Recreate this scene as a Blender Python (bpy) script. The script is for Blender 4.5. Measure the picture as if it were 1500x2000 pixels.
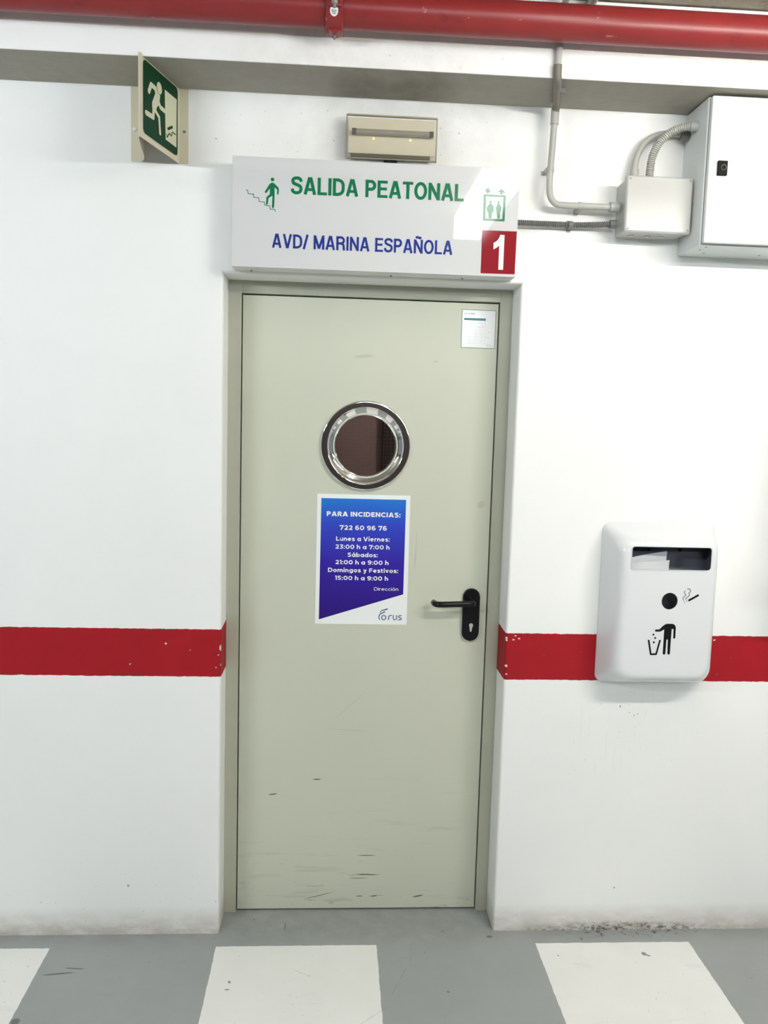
import bpy, bmesh, math, random
from mathutils import Vector, Matrix

for o in list(bpy.data.objects):
    bpy.data.objects.remove(o, do_unlink=True)
S = bpy.context.scene
C = S.collection
random.seed(4)

# ------------------------------------------------------------------ camera
cam = bpy.data.cameras.new('camera')
cam.sensor_fit = 'HORIZONTAL'
cam.sensor_width = 36.0
cam.lens = 36.0 * 1619.0 / 1500.0
cam_o = bpy.data.objects.new('camera', cam)
C.objects.link(cam_o)
def aim(yaw, pitch, roll):
    fw = Vector((math.sin(yaw) * math.cos(pitch), math.cos(yaw) * math.cos(pitch), -math.sin(pitch)))
    rt = Vector((math.cos(yaw), -math.sin(yaw), 0))
    up = rt.cross(fw)
    r2 = math.cos(roll) * rt + math.sin(roll) * up
    u2 = -math.sin(roll) * rt + math.cos(roll) * up
    m = Matrix((r2, u2, -fw)).transposed().to_4x4()
    return m
cam_o.matrix_world = Matrix.Translation((-0.0353, -2.5396, 1.6462)) @ aim(0.0611, 0.105, 0.0279)
cam.clip_start = 0.02
S.camera = cam_o

# ------------------------------------------------------------------ light and exposure
S.view_settings.view_transform = 'Standard'
S.view_settings.look = 'None'
S.view_settings.exposure = -0.14
S.view_settings.gamma = 1.0
S.view_settings.use_curve_mapping = False
W = bpy.data.worlds.new('garage_daylight')
S.world = W
W.use_nodes = True
W.node_tree.nodes['Background'].inputs[0].default_value = (0.80, 0.90, 1.0, 1)
W.node_tree.nodes['Background'].inputs[1].default_value = 0.28
MAIN_TUBE = 290.0       # fluorescent tubes (radiance)
FILL_TUBE = 380.0
LEFT_TUBE = 520.0
SIGN_GLOW = 13.0
try:
    S.cycles.use_denoising = True
    S.cycles.max_bounces = 10
    S.cycles.diffuse_bounces = 6
    S.cycles.transparent_max_bounces = 12
    S.cycles.sample_clamp_indirect = 8.0
except Exception:
    pass

# ------------------------------------------------------------------ materials
def srgb(r, g, b):
    f = lambda c: c / 12.92 if c <= 0.04045 else ((c + 0.055) / 1.055) ** 2.4
    return (f(r / 255), f(g / 255), f(b / 255), 1)

class NT:
    """Small node-tree writer."""
    def __init__(self, name):
        self.m = bpy.data.materials.new(name)
        self.m.use_nodes = True
        self.t = self.m.node_tree
        self.b = self.t.nodes['Principled BSDF']
        self.out = self.t.nodes['Material Output']
    def n(self, kind, **kw):
        q = self.t.nodes.new(kind)
        for k, v in kw.items():
            setattr(q, k, v)
        return q
    def l(self, a, b):
        self.t.links.new(a, b)
    def math(self, op, a, b=None, c=None, clamp=False):
        q = self.n('ShaderNodeMath', operation=op, use_clamp=clamp)
        for i, v in enumerate((a, b, c)):
            if v is None:
                continue
            if isinstance(v, (int, float)):
                q.inputs[i].default_value = v
            else:
                self.l(v, q.inputs[i])
        return q.outputs[0]
    def pos(self):
        if not hasattr(self, '_p'):
            g = self.n('ShaderNodeNewGeometry')
            s = self.n('ShaderNodeSeparateXYZ')
            self.l(g.outputs['Position'], s.inputs[0])
            self._p = (g.outputs['Position'], s.outputs[0], s.outputs[1], s.outputs[2])
        return self._p
    def noise(self, scale, detail=3, rough=0.55, stretch=None, lo=0.0, hi=1.0):
        p = self.pos()[0]
        if stretch:
            mp = self.n('ShaderNodeMapping')
            mp.inputs['Scale'].default_value = stretch
            self.l(p, mp.inputs[0])
            p = mp.outputs[0]
        q = self.n('ShaderNodeTexNoise')
        q.inputs['Scale'].default_value = scale
        q.inputs['Detail'].default_value = detail
        q.inputs['Roughness'].default_value = rough
        self.l(p, q.inputs['Vector'])
        return self.ramp(q.outputs[0], lo, hi) if (lo, hi) != (0.0, 1.0) else q.outputs[0]
    def ramp(self, v, a, b, o0=0.0, o1=1.0):
        q = self.n('ShaderNodeMapRange', clamp=True)
        if isinstance(v, (int, float)):
            q.inputs[0].default_value = v
        else:
            self.l(v, q.inputs[0])
        for i, x in enumerate((a, b, o0, o1)):
            q.inputs[i + 1].default_value = x
        return q.outputs[0]
    def mix(self, f, a, b):
        q = self.n('ShaderNodeMix', data_type='RGBA')
        for s, v in ((q.inputs['Factor'], f), (q.inputs[6], a), (q.inputs[7], b)):
            if isinstance(v, (int, float)):
                s.default_value = v
            elif isinstance(v, tuple):
                s.default_value = v
            else:
                self.l(v, s)
        return q.outputs[2]
    def spots(self, u, v, items, soft=0.35):
        """1 inside any of the ellipses (cu, cv, ru, rv, angle)."""
        tot = None
        for cu, cv, ru, rv, an in items:
            du = self.math('SUBTRACT', u, cu)
            dv = self.math('SUBTRACT', v, cv)
            ca, sa = math.cos(an), math.sin(an)
            a = self.math('MULTIPLY_ADD', du, ca / ru, self.math('MULTIPLY', dv, sa / ru))
            b = self.math('MULTIPLY_ADD', du, -sa / rv, self.math('MULTIPLY', dv, ca / rv))
            d = self.math('MULTIPLY_ADD', a, a, self.math('MULTIPLY', b, b))
            m = self.ramp(d, 1.0 - soft, 1.0 + soft, 1.0, 0.0)
            tot = m if tot is None else self.math('MAXIMUM', tot, m)
        return tot
    def bump(self, h, strength=0.1, dist=0.002):
        q = self.n('ShaderNodeBump')
        q.inputs['Strength'].default_value = strength
        q.inputs['Distance'].default_value = dist
        self.l(h, q.inputs['Height'])
        self.l(q.outputs[0], self.b.inputs['Normal'])
    def color(self, c):
        if isinstance(c, tuple):
            self.b.inputs['Base Color'].default_value = c
        else:
            self.l(c, self.b.inputs['Base Color'])
    def set(self, rough=None, metal=None, spec=None, coat=None):
        for k, v in (('Roughness', rough), ('Metallic', metal), ('Specular IOR Level', spec), ('Coat Weight', coat)):
            if v is not None:
                self.b.inputs[k].default_value = v
        return self.m

def plain(name, rgb, rough=0.5, metal=0.0, spec=0.5, vary=0.06, scale=14.0, bump=0.0):
    t = NT(name)
    if vary:
        n = t.noise(scale, 4, 0.6)
        d = tuple(c * (1 - vary) for c in rgb[:3]) + (1,)
        b = tuple(min(1, c * (1 + vary)) for c in rgb[:3]) + (1,)
        t.color(t.mix(n, d, b))
        if bump:
            t.bump(n, bump, 0.001)
    else:
        t.color(rgb)
    return t.set(rough, metal, spec)

def emit(name, rgb, power):
    t = NT(name)
    t.color((0.8, 0.8, 0.8, 1))
    t.b.inputs['Emission Color'].default_value = rgb
    t.b.inputs['Emission Strength'].default_value = power
    return t.m

WHITE = (0.84, 0.84, 0.82, 1)
RED = (0.40, 0.016, 0.024, 1)

# painted plaster wall with the red band, dirt at the foot, soot above the door
def wall_material():
    t = NT('white_wall_paint')
    p, x, y, z = t.pos()
    base = t.mix(t.noise(2.2, 4, 0.6), (0.80, 0.80, 0.78, 1), (0.87, 0.87, 0.85, 1))
    # soot round the emergency lamp and beam
    soot = t.spots(x, z, [(0.10, 2.50, 0.30, 0.13, 0.0), (0.12, 2.60, 0.40, 0.10, 0)], 0.9)
    soot = t.math('MULTIPLY', soot, t.noise(9, 5, 0.65, None, 0.30, 0.78))
    base = t.mix(t.math('MULTIPLY', soot, 0.38), base, (0.42, 0.38, 0.32, 1))
    specks = t.noise(95, 2, 0.5, None, 0.71, 0.745)
    zone = t.spots(x, z, [(0.05, 2.52, 0.45, 0.14, 0), (0.92, 0.70, 0.22, 0.14, 0), (-0.65, 0.12, 0.35, 0.1, 0)], 0.9)
    base = t.mix(t.math('MULTIPLY', t.math('MULTIPLY', specks, zone), 0.8), base, (0.20, 0.18, 0.15, 1))
    # dirt at the foot of the wall
    foot = t.math('MULTIPLY', t.ramp(z, 0.0, 0.095, 1.0, 0.0), t.noise(13, 5, 0.65, (1, 1, 2.2), 0.12, 0.60))
    base = t.mix(t.math('MULTIPLY', foot, 0.80), base, (0.43, 0.375, 0.30, 1))
    mould = t.math('MULTIPLY', t.spots(x, z, [(0.95, 0.0, 0.28, 0.024, 0)], 0.9), t.noise(60, 5, 0.75, (0.7, 1, 1.2), 0.44, 0.60))
    base = t.mix(mould, base, (0.06, 0.055, 0.035, 1))
    # run stains under the litter bin and pin marks
    drip = t.math('MULTIPLY', t.spots(x, z, [(0.90, 0.72, 0.16, 0.16, 0)], 0.9), t.noise(60, 3, 0.6, (1, 1, 0.08), 0.60, 0.75))
    base = t.mix(t.math('MULTIPLY', drip, 0.2), base, (0.45, 0.42, 0.38, 1))
    pins = t.spots(x, z, [(-0.662, 0.165, 0.004, 0.004, 0), (0.90, 0.765, 0.0025, 0.004, 0), (0.932, 0.745, 0.002, 0.002, 0),
                          (0.947, 0.735, 0.002, 0.003, 0), (-0.40, 2.46, 0.0022, 0.002, 0), (-0.30, 0.30, 0.02, 0.0015, 0.6),
                          (0.915, 0.148, 0.003, 0.003, 0), (0.958, 0.74, 0.0022, 0.002, 0)])
    base = t.mix(t.math('MULTIPLY', pins, 0.7), base, (0.2, 0.19, 0.17, 1))
    # the red band, ragged edge, chipped at the corners
    wob = t.math('MULTIPLY', t.math('SUBTRACT', t.noise(38, 2), 0.5), 0.006)
    zz = t.math('ADD', z, wob)
    tilt = t.math('MULTIPLY', t.ramp(y, 0.0, 0.12), 0.004)
    band = t.math('MULTIPLY', t.ramp(zz, 0.8500, 0.8512), t.ramp(t.math('SUBTRACT', zz, tilt), 1.0006, 1.0018, 1.0, 0.0))
    redc = t.mix(t.noise(7, 4, 0.6), (0.30, 0.007, 0.012, 1), (0.375, 0.010, 0.017, 1))
    chips = t.spots(x, z, [(-0.3762, 0.942, 0.0035, 0.009, 0), (-0.3742, 0.888, 0.003, 0.005, 0), (-0.544, 0.9546, 0.003, 0.003, 0),
                           (-0.653, 0.8885, 0.003, 0.0015, 0.4), (0.520, 0.985, 0.003, 0.004, 0), (0.5205, 0.978, 0.003, 0.003, 0),
                           (0.560, 0.984, 0.004, 0.002, 0), (0.548, 0.993, 0.003, 0.002, 0), (0.542, 0.980, 0.004, 0.002, 0),
                           (0.5225, 0.895, 0.004, 0.004, 0), (0.524, 0.868, 0.003, 0.002, 0), (-0.383, 0.92, 0.002, 0.002, 0),
                           (-0.39, 0.88, 0.002, 0.002, 0), (-0.47, 0.935, 0.002, 0.001, 0), (1.195, 0.987, 0.004, 0.002, 0.4)])
    fine = t.math('MULTIPLY', t.noise(60, 3, 0.6, None, 0.735, 0.75), 0.8)
    chips = t.math('MULTIPLY', chips, t.ramp(y, 0.004, 0.009, 1.0, 0.0))
    chips = t.math('MAXIMUM', chips, fine)
    redc = t.mix(chips, redc, (0.78, 0.70, 0.68, 1))
    t.color(t.mix(band, base, redc))
    h = t.math('ADD', t.noise(110, 4, 0.6), t.math('MULTIPLY', t.noise(8, 3), 2.0))
    t.bump(h, 0.10, 0.0015)
    return t.set(0.6, 0, 0.2)

def floor_material():
    t = NT('painted_garage_floor')
    p, x, y, z = t.pos()
    g = t.mix(t.noise(3.0, 5, 0.62), (0.275, 0.292, 0.288, 1), (0.36, 0.378, 0.368, 1))
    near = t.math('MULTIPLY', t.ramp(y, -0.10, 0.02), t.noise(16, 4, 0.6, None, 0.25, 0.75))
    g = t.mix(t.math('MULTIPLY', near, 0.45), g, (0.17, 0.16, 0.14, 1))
    w = t.mix(t.noise(5.0, 5, 0.6), (0.74, 0.74, 0.70, 1), (0.84, 0.84, 0.81, 1))
    wob = t.math('MULTIPLY', t.math('SUBTRACT', t.noise(26, 2), 0.5), 0.006)
    u = t.math('ADD', t.math('ADD', x, 0.3755), wob)
    fr = t.math('MULTIPLY', t.math('FRACT', t.math('DIVIDE', t.math('ADD', u, 10.17), 1.0170)), 1.0170)
    s = t.math('MULTIPLY', t.ramp(fr, 0.0, 0.0015), t.ramp(fr, 0.5055, 0.507, 1.0, 0.0))
    s = t.math('MULTIPLY', s, t.ramp(t.math('ADD', y, wob), -0.0675, -0.066, 1.0, 0.0))
    s = t.math('MULTIPLY', s, t.ramp(y, -2.41, -2.40))
    chip = t.noise(48, 3, 0.6, None, 0.72, 0.735)
    s = t.math('MULTIPLY', s, t.math('SUBTRACT', 1.0, t.math('MULTIPLY', chip, 0.7)))
    c = t.mix(s, g, w)
    dots = t.spots(x, y, [(0.9777, -0.126, 0.008, 0.009, 0.3), (0.988, -0.134, 0.007, 0.004, -0.5), (-0.82, -0.1885, 0.045, 0.004, 0.12),
                          (-0.78, -0.165, 0.03, 0.003, -0.1), (-0.3122, -0.235, 0.004, 0.006, 0.4), (-0.315, -0.268, 0.007, 0.003, 0),
                          (-0.8718, -0.385, 0.012, 0.012, 0), (-0.27, 0.075, 0.003, 0.004, 0), (-0.165, 0.035, 0.002, 0.02, -0.05),
                          (0.50, -0.03, 0.01, 0.006, 0), (0.33, -0.29, 0.004, 0.004, 0), (0.35, 0.0, 0.003, 0.003, 0),
                          (0.70, -0.13, 0.003, 0.003, 0), (0.80, -0.045, 0.004, 0.006, 0)])
    c = t.mix(t.math('MULTIPLY', dots, 0.75), c, (0.09, 0.09, 0.085, 1))
    crack = t.spots(x, y, [(0.19, -0.24, 0.075, 0.0013, 1.15), (0.235, -0.12, 0.06, 0.0011, 1.45), (0.10, -0.39, 0.06, 0.0012, 0.7),
                           (-0.385, -0.03, 0.0010, 0.05, 0.0), (-0.10, -0.20, 0.03, 0.0012, -0.6)])
    c = t.mix(t.math('MULTIPLY', t.math('MULTIPLY', crack, t.noise(30, 3, 0.6, None, 0.35, 0.6)), 0.45), c, (0.13, 0.13, 0.12, 1))
    flecks = t.noise(70, 2, 0.5, None, 0.735, 0.75)
    c = t.mix(t.math('MULTIPLY', flecks, 0.5), c, (0.16, 0.16, 0.15, 1))
    mould = t.math('MULTIPLY', t.spots(x, y, [(0.95, 0.0, 0.24, 0.035, 0)], 0.8), t.noise(50, 4, 0.7, None, 0.55, 0.62))
    c = t.mix(mould, c, (0.07, 0.065, 0.045, 1))
    scuff = t.math('MULTIPLY', t.noise(5, 4, 0.65, (1, 4, 1), 0.62, 0.75), 0.12)
    c = t.mix(scuff, c, (0.2, 0.2, 0.19, 1))
    t.color(c)
    t.bump(t.noise(60, 4, 0.6), 0.06, 0.001)
    return t.set(0.45, 0, 0.35)

def leaf_material():
    t = NT('grey_green_door_enamel')
    p, x, y, z = t.pos()
    c = t.mix(t.noise(2.5, 3, 0.5), (0.515, 0.528, 0.425, 1), (0.56, 0.573, 0.47, 1))
    low = t.ramp(z, 0.05, 0.55, 1.0, 0.0)
    st = t.math('MULTIPLY', low, t.noise(26, 3, 0.6, (0.16, 1, 1.6), 0.60, 0.74))
    c = t.mix(t.math('MULTIPLY', st, 0.32), c, (0.22, 0.22, 0.16, 1))
    st2 = t.math('MULTIPLY', t.ramp(z, 0.02, 0.25, 1.0, 0.0), t.noise(60, 3, 0.6, (0.25, 1, 1.4), 0.64, 0.72))
    c = t.mix(t.math('MULTIPLY', st2, 0.5), c, (0.16, 0.16, 0.12, 1))
    k = t.spots(x, z, [(-0.0717, 0.463, 0.013, 0.0022, 0.05), (-0.217, 0.411, 0.014, 0.0022, 0.12), (0.105, 0.127, 0.036, 0.0020, -0.03),
                       (0.2798, 0.0487, 0.018, 0.0026, 0.18), (0.075, 0.114, 0.03, 0.0012, 0.02), (0.08, 0.05, 0.012, 0.0016, 0),
                       (0.13, 0.05, 0.012, 0.002, 0.1), (-0.06, 0.052, 0.05, 0.0012, 0.25), (0.10, 0.195, 0.03, 0.0015, 0)], 0.5)
    c = t.mix(t.math('MULTIPLY', k, 0.85), c, (0.04, 0.04, 0.03, 1))
    sc = t.spots(x, z, [(0.03, 0.634, 0.07, 0.0012, -0.05), (0.035, 0.72, 0.06, 0.0012, 0.75), (0.236, 1.25, 0.0015, 0.05, 0), (0.233, 1.21, 0.002, 0.03, 0),
                        (0.05, 1.86, 0.03, 0.006, 0.1), (0.28, 1.85, 0.008, 0.003, 0.1)], 0.6)
    c = t.mix(t.math('MULTIPLY', sc, 0.25), c, (0.2, 0.2, 0.15, 1))
    c = t.mix(t.math('MULTIPLY', t.spots(x, z, [(0.443, 1.395, 0.013, 0.011, 0.6)], 0.5), 0.45), c, (0.36, 0.35, 0.28, 1))
    t.color(c)
    t.bump(t.noise(30, 3), 0.015, 0.001)
    return t.set(0.38, 0, 0.4)

def ceiling_material():
    t = NT('raw_concrete_slab')
    c = t.mix(t.noise(6, 5, 0.65, (1, 0.5, 1)), (0.20, 0.175, 0.13, 1), (0.46, 0.43, 0.36, 1))
    c = t.mix(t.math('MULTIPLY', t.noise(18, 4, 0.7, None, 0.55, 0.7), 0.6), c, (0.10, 0.08, 0.05, 1))
    t.color(c)
    t.bump(t.noise(40, 5), 0.3, 0.004)
    return t.set(0.85, 0, 0.2)

def beam_material():
    t = NT('white_beam_paint')
    p, x, y, z = t.pos()
    c = t.mix(t.noise(2.5, 4, 0.6), (0.79, 0.79, 0.77, 1), (0.86, 0.86, 0.84, 1))
    soot = t.math('MULTIPLY', t.spots(x, z, [(0.10, 2.60, 0.45, 0.10, 0)], 0.9), t.noise(11, 5, 0.65, None, 0.35, 0.8))
    c = t.mix(t.math('MULTIPLY', soot, 0.35), c, (0.40, 0.37, 0.31, 1))
    specks = t.math('MULTIPLY', t.noise(95, 2, 0.5, None, 0.70, 0.74), t.spots(x, z, [(0.10, 2.66, 0.45, 0.13, 0)], 0.9))
    c = t.mix(t.math('MULTIPLY', specks, 0.6), c, (0.25, 0.23, 0.19, 1))
    t.color(c)
    t.bump(t.noise(90, 4, 0.6), 0.1, 0.0015)
    return t.set(0.6, 0, 0.3)

def pipe_material():
    t = NT('red_pipe_enamel')
    c = t.mix(t.noise(9, 5, 0.65), (0.19, 0.016, 0.017, 1), (0.27, 0.024, 0.023, 1))
    c = t.mix(t.math('MULTIPLY', t.noise(24, 4, 0.7, (0.5, 1, 1), 0.60, 0.72), 0.5), c, (0.08, 0.010, 0.010, 1))
    c = t.mix(t.math('MULTIPLY', t.noise(55, 2, 0.5, (0.6, 1, 1), 0.72, 0.75), 0.35), c, (0.6, 0.35, 0.3, 1))
    t.color(c)
    t.bump(t.noise(35, 4), 0.08, 0.001)
    return t.set(0.36, 0, 0.45)

M = {}
M['wall'] = wall_material()
M['floor'] = floor_material()
M['leaf'] = leaf_material()
M['ceiling'] = ceiling_material()
M['beam'] = beam_material()
M['pipe'] = pipe_material()

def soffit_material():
    t = NT('dark_brown_soffit')  # darker brown than the beam front, with soot blotches
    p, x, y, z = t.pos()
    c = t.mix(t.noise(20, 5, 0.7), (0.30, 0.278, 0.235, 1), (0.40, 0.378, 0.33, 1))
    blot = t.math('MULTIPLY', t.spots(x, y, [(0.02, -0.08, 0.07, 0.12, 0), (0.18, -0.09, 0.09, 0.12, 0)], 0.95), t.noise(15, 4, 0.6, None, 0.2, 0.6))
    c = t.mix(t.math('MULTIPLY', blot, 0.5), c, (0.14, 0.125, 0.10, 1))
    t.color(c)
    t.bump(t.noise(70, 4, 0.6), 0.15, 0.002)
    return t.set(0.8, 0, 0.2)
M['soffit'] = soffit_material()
M['frame'] = plain('door_frame_enamel', (0.42, 0.425, 0.335, 1), 0.4, vary=0.05)
M['dark_wall'] = plain('dark_brown_wall_paint', (0.055, 0.038, 0.034, 1), 0.8, vary=0.2, scale=2)
M['brown_wall'] = plain('brown_lobby_paint', (0.29, 0.255, 0.25, 1), 0.7, vary=0.08)
M['black_panel'] = plain('dark_lobby_panel', (0.02, 0.018, 0.018, 1), 0.7)
M['side_wall'] = plain('plain_white_wall_paint', (0.78, 0.78, 0.76, 1), 0.6, vary=0.03, scale=2)
M['chrome'] = plain('polished_steel', (0.86, 0.85, 0.84, 1), 0.05, 1.0, vary=0.02)
M['steel'] = plain('zinc_steel', (0.42, 0.41, 0.37, 1), 0.4, 0.9, vary=0.15, scale=60)
M['black'] = plain('black_nylon', (0.005, 0.005, 0.006, 1), 0.25, spec=0.25, vary=0.1)
M['matt_black'] = plain('black_ink', (0.004, 0.004, 0.005, 1), 0.6, spec=0.15, vary=0.05)
M['keyhole'] = plain('bare_lock_cylinder', (0.42, 0.41, 0.42, 1), 0.5, 0.2)
M['sign_white'] = plain('gloss_white_acrylic', (0.615, 0.62, 0.62, 1), 0.012, spec=0.55, vary=0.01, scale=1.5)
M['sign_shell'] = plain('white_sign_housing', (0.74, 0.745, 0.72, 1), 0.3, vary=0.02)
M['green'] = plain('green_vinyl', (0.006, 0.165, 0.070, 1), 0.08, vary=0.04)
M['blue'] = plain('blue_vinyl', (0.018, 0.034, 0.24, 1), 0.08, vary=0.04)
M['red_vinyl'] = plain('red_vinyl', (0.255, 0.009, 0.017, 1), 0.08, vary=0.04)
M['white_vinyl'] = plain('white_vinyl', (0.80, 0.80, 0.80, 1), 0.1, vary=0.01)
M['paper'] = plain('white_poster_card', (0.80, 0.81, 0.80, 1), 0.45, vary=0.01)
M['litter'] = plain('grey_white_paper', (0.62, 0.62, 0.64, 1), 0.7, vary=0.05)
M['bin'] = plain('white_gloss_plastic', (0.70, 0.713, 0.725, 1), 0.16, vary=0.01, scale=3)
M['liner'] = plain('slate_grey_liner', (0.17, 0.175, 0.21, 1), 0.5, vary=0.08)
M['exit_cream'] = plain('aged_cream_pvc', (0.60, 0.55, 0.41, 1), 0.45, vary=0.05)
M['exit_green'] = plain('dark_green_print', (0.006, 0.046, 0.018, 1), 0.55, spec=0.12, vary=0.25, scale=8)
M['exit_pale'] = plain('photoluminescent_print', (0.60, 0.60, 0.42, 1), 0.45, vary=0.05)
M['grey_plastic'] = plain('pale_grey_pvc', (0.42, 0.415, 0.38, 1), 0.35, vary=0.05)
M['box_plastic'] = plain('warm_grey_box_plastic', (0.46, 0.46, 0.435, 1), 0.26, vary=0.02)
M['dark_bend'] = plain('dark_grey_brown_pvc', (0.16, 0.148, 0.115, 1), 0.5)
M['dark_conduit'] = plain('dark_grey_conduit', (0.13, 0.13, 0.12, 1), 0.5, vary=0.12, scale=40)
M['gland'] = plain('mid_grey_gland', (0.36, 0.37, 0.37, 1), 0.45)
M['dark_gland'] = plain('dark_grey_gland', (0.16, 0.165, 0.165, 1), 0.45)
M['cabinet'] = plain('pale_grey_powder_coat', (0.66, 0.69, 0.68, 1), 0.32, vary=0.015)
M['lamp_body'] = plain('yellowed_lamp_plastic', (0.62, 0.58, 0.47, 1), 0.4, vary=0.10, scale=9)
M['lamp_base'] = plain('dusty_brown_lamp_base', (0.10, 0.09, 0.07, 1), 0.6, vary=0.15)
M['lamp_trim'] = plain('dull_olive_lamp_trim', (0.27, 0.25, 0.19, 1), 0.4)
M['lamp_tube'] = plain('unlit_tube_glass', (0.20, 0.19, 0.165, 1), 0.15, vary=0.35, scale=22)
M['teal'] = plain('teal_print', (0.015, 0.19, 0.22, 1), 0.4, vary=0.15, scale=120)
M['teal_edge'] = plain('teal_edge_print', (0.10, 0.21, 0.21, 1), 0.4)
M['pale_print'] = plain('faint_grey_print', (0.50, 0.51, 0.53, 1), 0.5, vary=0.05)
M['violet_print'] = plain('grey_violet_print', (0.22, 0.19, 0.24, 1), 0.5, vary=0.1)
M['logo'] = plain('slate_blue_print', (0.06, 0.095, 0.19, 1), 0.4, vary=0.25, scale=40)
M['tube'] = emit('lit_fluorescent_tube', (1.0, 0.97, 0.90, 1), MAIN_TUBE)
M['tube_cool'] = emit('lit_cool_fluorescent_tube', (0.86, 0.94, 1.0, 1), FILL_TUBE)
M['tube_left'] = emit('lit_left_fluorescent_tube', (0.88, 0.95, 1.0, 1), LEFT_TUBE)
M['glow_face'] = emit('lit_sign_acrylic', (1.0, 0.99, 0.96, 1), SIGN_GLOW)
M['lobby_fill'] = emit('lobby_fill_glow', (1.0, 0.90, 0.86, 1), 180.0)  # added glow, out of view, to brighten the lobby behind the glass
M['led'] = emit('yellow_led', (1.0, 0.85, 0.12, 1), 1.6)

def glass_material():
    t = NT('wired_glass')
    tr = t.n('ShaderNodeBsdfTransparent')
    tr.inputs[0].default_value = (0.62, 0.56, 0.54, 1)
    gl = t.n('ShaderNodeBsdfGlossy')
    gl.inputs['Roughness'].default_value = 0.03
    gl.inputs[0].default_value = (0.9, 0.9, 0.9, 1)
    fr = t.n('ShaderNodeFresnel')
    fr.inputs[0].default_value = 1.5
    mx = t.n('ShaderNodeMixShader')
    t.l(fr.outputs[0], mx.inputs[0]); t.l(tr.outputs[0], mx.inputs[1]); t.l(gl.outputs[0], mx.inputs[2])
    t.l(mx.outputs[0], t.out.inputs[0])
    return t.m
M['glass'] = glass_material()

def cover_material():
    t = NT('clear_yellowed_cover')
    tr = t.n('ShaderNodeBsdfTransparent')
    tr.inputs[0].default_value = (0.97, 0.95, 0.90, 1)
    t.color((0.66, 0.62, 0.52, 1))
    t.b.inputs['Roughness'].default_value = 0.18
    mx = t.n('ShaderNodeMixShader')
    mx.inputs[0].default_value = 0.16
    t.l(tr.outputs[0], mx.inputs[1]); t.l(t.b.outputs[0], mx.inputs[2])
    t.l(mx.outputs[0], t.out.inputs[0])
    return t.m
M['cover'] = cover_material()

def poster_material():
    t = NT('blue_gradient_print')
    p, x, y, z = t.pos()
    f = t.ramp(z, 1.02, 1.406)
    q = t.n('ShaderNodeValToRGB')
    el = q.color_ramp.elements
    el[0].position = 0.0; el[0].color = srgb(42, 20, 112)
    el[1].position = 1.0; el[1].color = srgb(38, 112, 200)
    a = el.new(0.45); a.color = srgb(50, 32, 148)
    b = el.new(0.78); b.color = srgb(48, 66, 182)
    t.l(f, q.inputs[0])
    t.color(q.outputs[0])
    return t.set(0.5, 0, 0.15)
M['poster_blue'] = poster_material()

# ------------------------------------------------------------------ builders
def thing(name, label, cat, loc, group=None, kind=None):
    o = bpy.data.objects.new(name, None)
    o.empty_display_size = 0.05
    o.location = loc
    C.objects.link(o)
    return tag(o, label, cat, group, kind)

def tag(o, label=None, cat=None, group=None, kind=None):
    if label: o['label'] = label
    if cat: o['category'] = cat
    if group: o['group'] = group
    if kind: o['kind'] = kind
    return o

def wloc(o):
    v = Vector((0, 0, 0))
    while o:
        v += o.location
        o = o.parent
    return v

def put(name, bm, mat, parent=None, smooth=None, label=None):
    """Link a bmesh given in world coordinates as one mesh object."""
    bmesh.ops.recalc_face_normals(bm, faces=bm.faces) if smooth != 'flat' else None
    return put_mesh(name, bm, mat, parent, smooth, label)

def put_mesh(name, bm, mat, parent=None, smooth=None, label=None):
    lo = Vector((min(v.co.x for v in bm.verts), min(v.co.y for v in bm.verts), min(v.co.z for v in bm.verts)))
    hi = Vector((max(v.co.x for v in bm.verts), max(v.co.y for v in bm.verts), max(v.co.z for v in bm.verts)))
    base = (lo + hi) / 2
    if parent is None:
        base.z = lo.z
    for v in bm.verts:
        v.co -= base
    me = bpy.data.meshes.new(name)
    bm.to_mesh(me)
    bm.free()
    for m in (mat if isinstance(mat, (list, tuple)) else [mat]):
        me.materials.append(m)
    if smooth and smooth != 'flat':
        for p in me.polygons:
            p.use_smooth = True
        me.set_sharp_from_angle(angle=math.radians(smooth if smooth is not True else 35))
    o = bpy.data.objects.new(name, me)
    C.objects.link(o)
    if smooth and smooth != 'flat' and smooth is not True:
        wn = o.modifiers.new('face_weighted_normals', 'WEIGHTED_NORMAL')
        wn.keep_sharp = True
    if parent is not None:
        o.parent = parent
        o.location = base - wloc(parent)
    else:
        o.location = base
    if label:
        o['label'] = label
    return o

def box(bm, x0, x1, y0, y1, z0, z1, bev=0.0, seg=2):
    vs = [bm.verts.new((x, y, z)) for x in (x0, x1) for y in (y0, y1) for z in (z0, z1)]
    fs = [(0, 1, 3, 2), (4, 6, 7, 5), (0, 4, 5, 1), (2, 3, 7, 6), (0, 2, 6, 4), (1, 5, 7, 3)]
    faces = [bm.faces.new([vs[i] for i in f]) for f in fs]
    if bev:
        es = list({e for f in faces for e in f.edges})
        bmesh.ops.bevel(bm, geom=es, offset=bev, segments=seg, profile=0.5, affect='EDGES')
    return bm

def B(*a, **k):
    return box(bmesh.new(), *a, **k)

def lathe_y(bm, cx, cz, prof, n=64, cap=False):
    """Revolve (radius, y) points about the axis x=cx, z=cz parallel to y."""
    rings = []
    for r, y in prof:
        rings.append([bm.verts.new((cx + r * math.cos(2 * math.pi * i / n), y, cz + r * math.sin(2 * math.pi * i / n))) for i in range(n)])
    for a, b in zip(rings, rings[1:]):
        for i in range(n):
            bm.faces.new((a[i], a[(i + 1) % n], b[(i + 1) % n], b[i]))
    if cap:
        bm.faces.new(rings[0]); bm.faces.new(rings[-1][::-1])
    return bm

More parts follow.
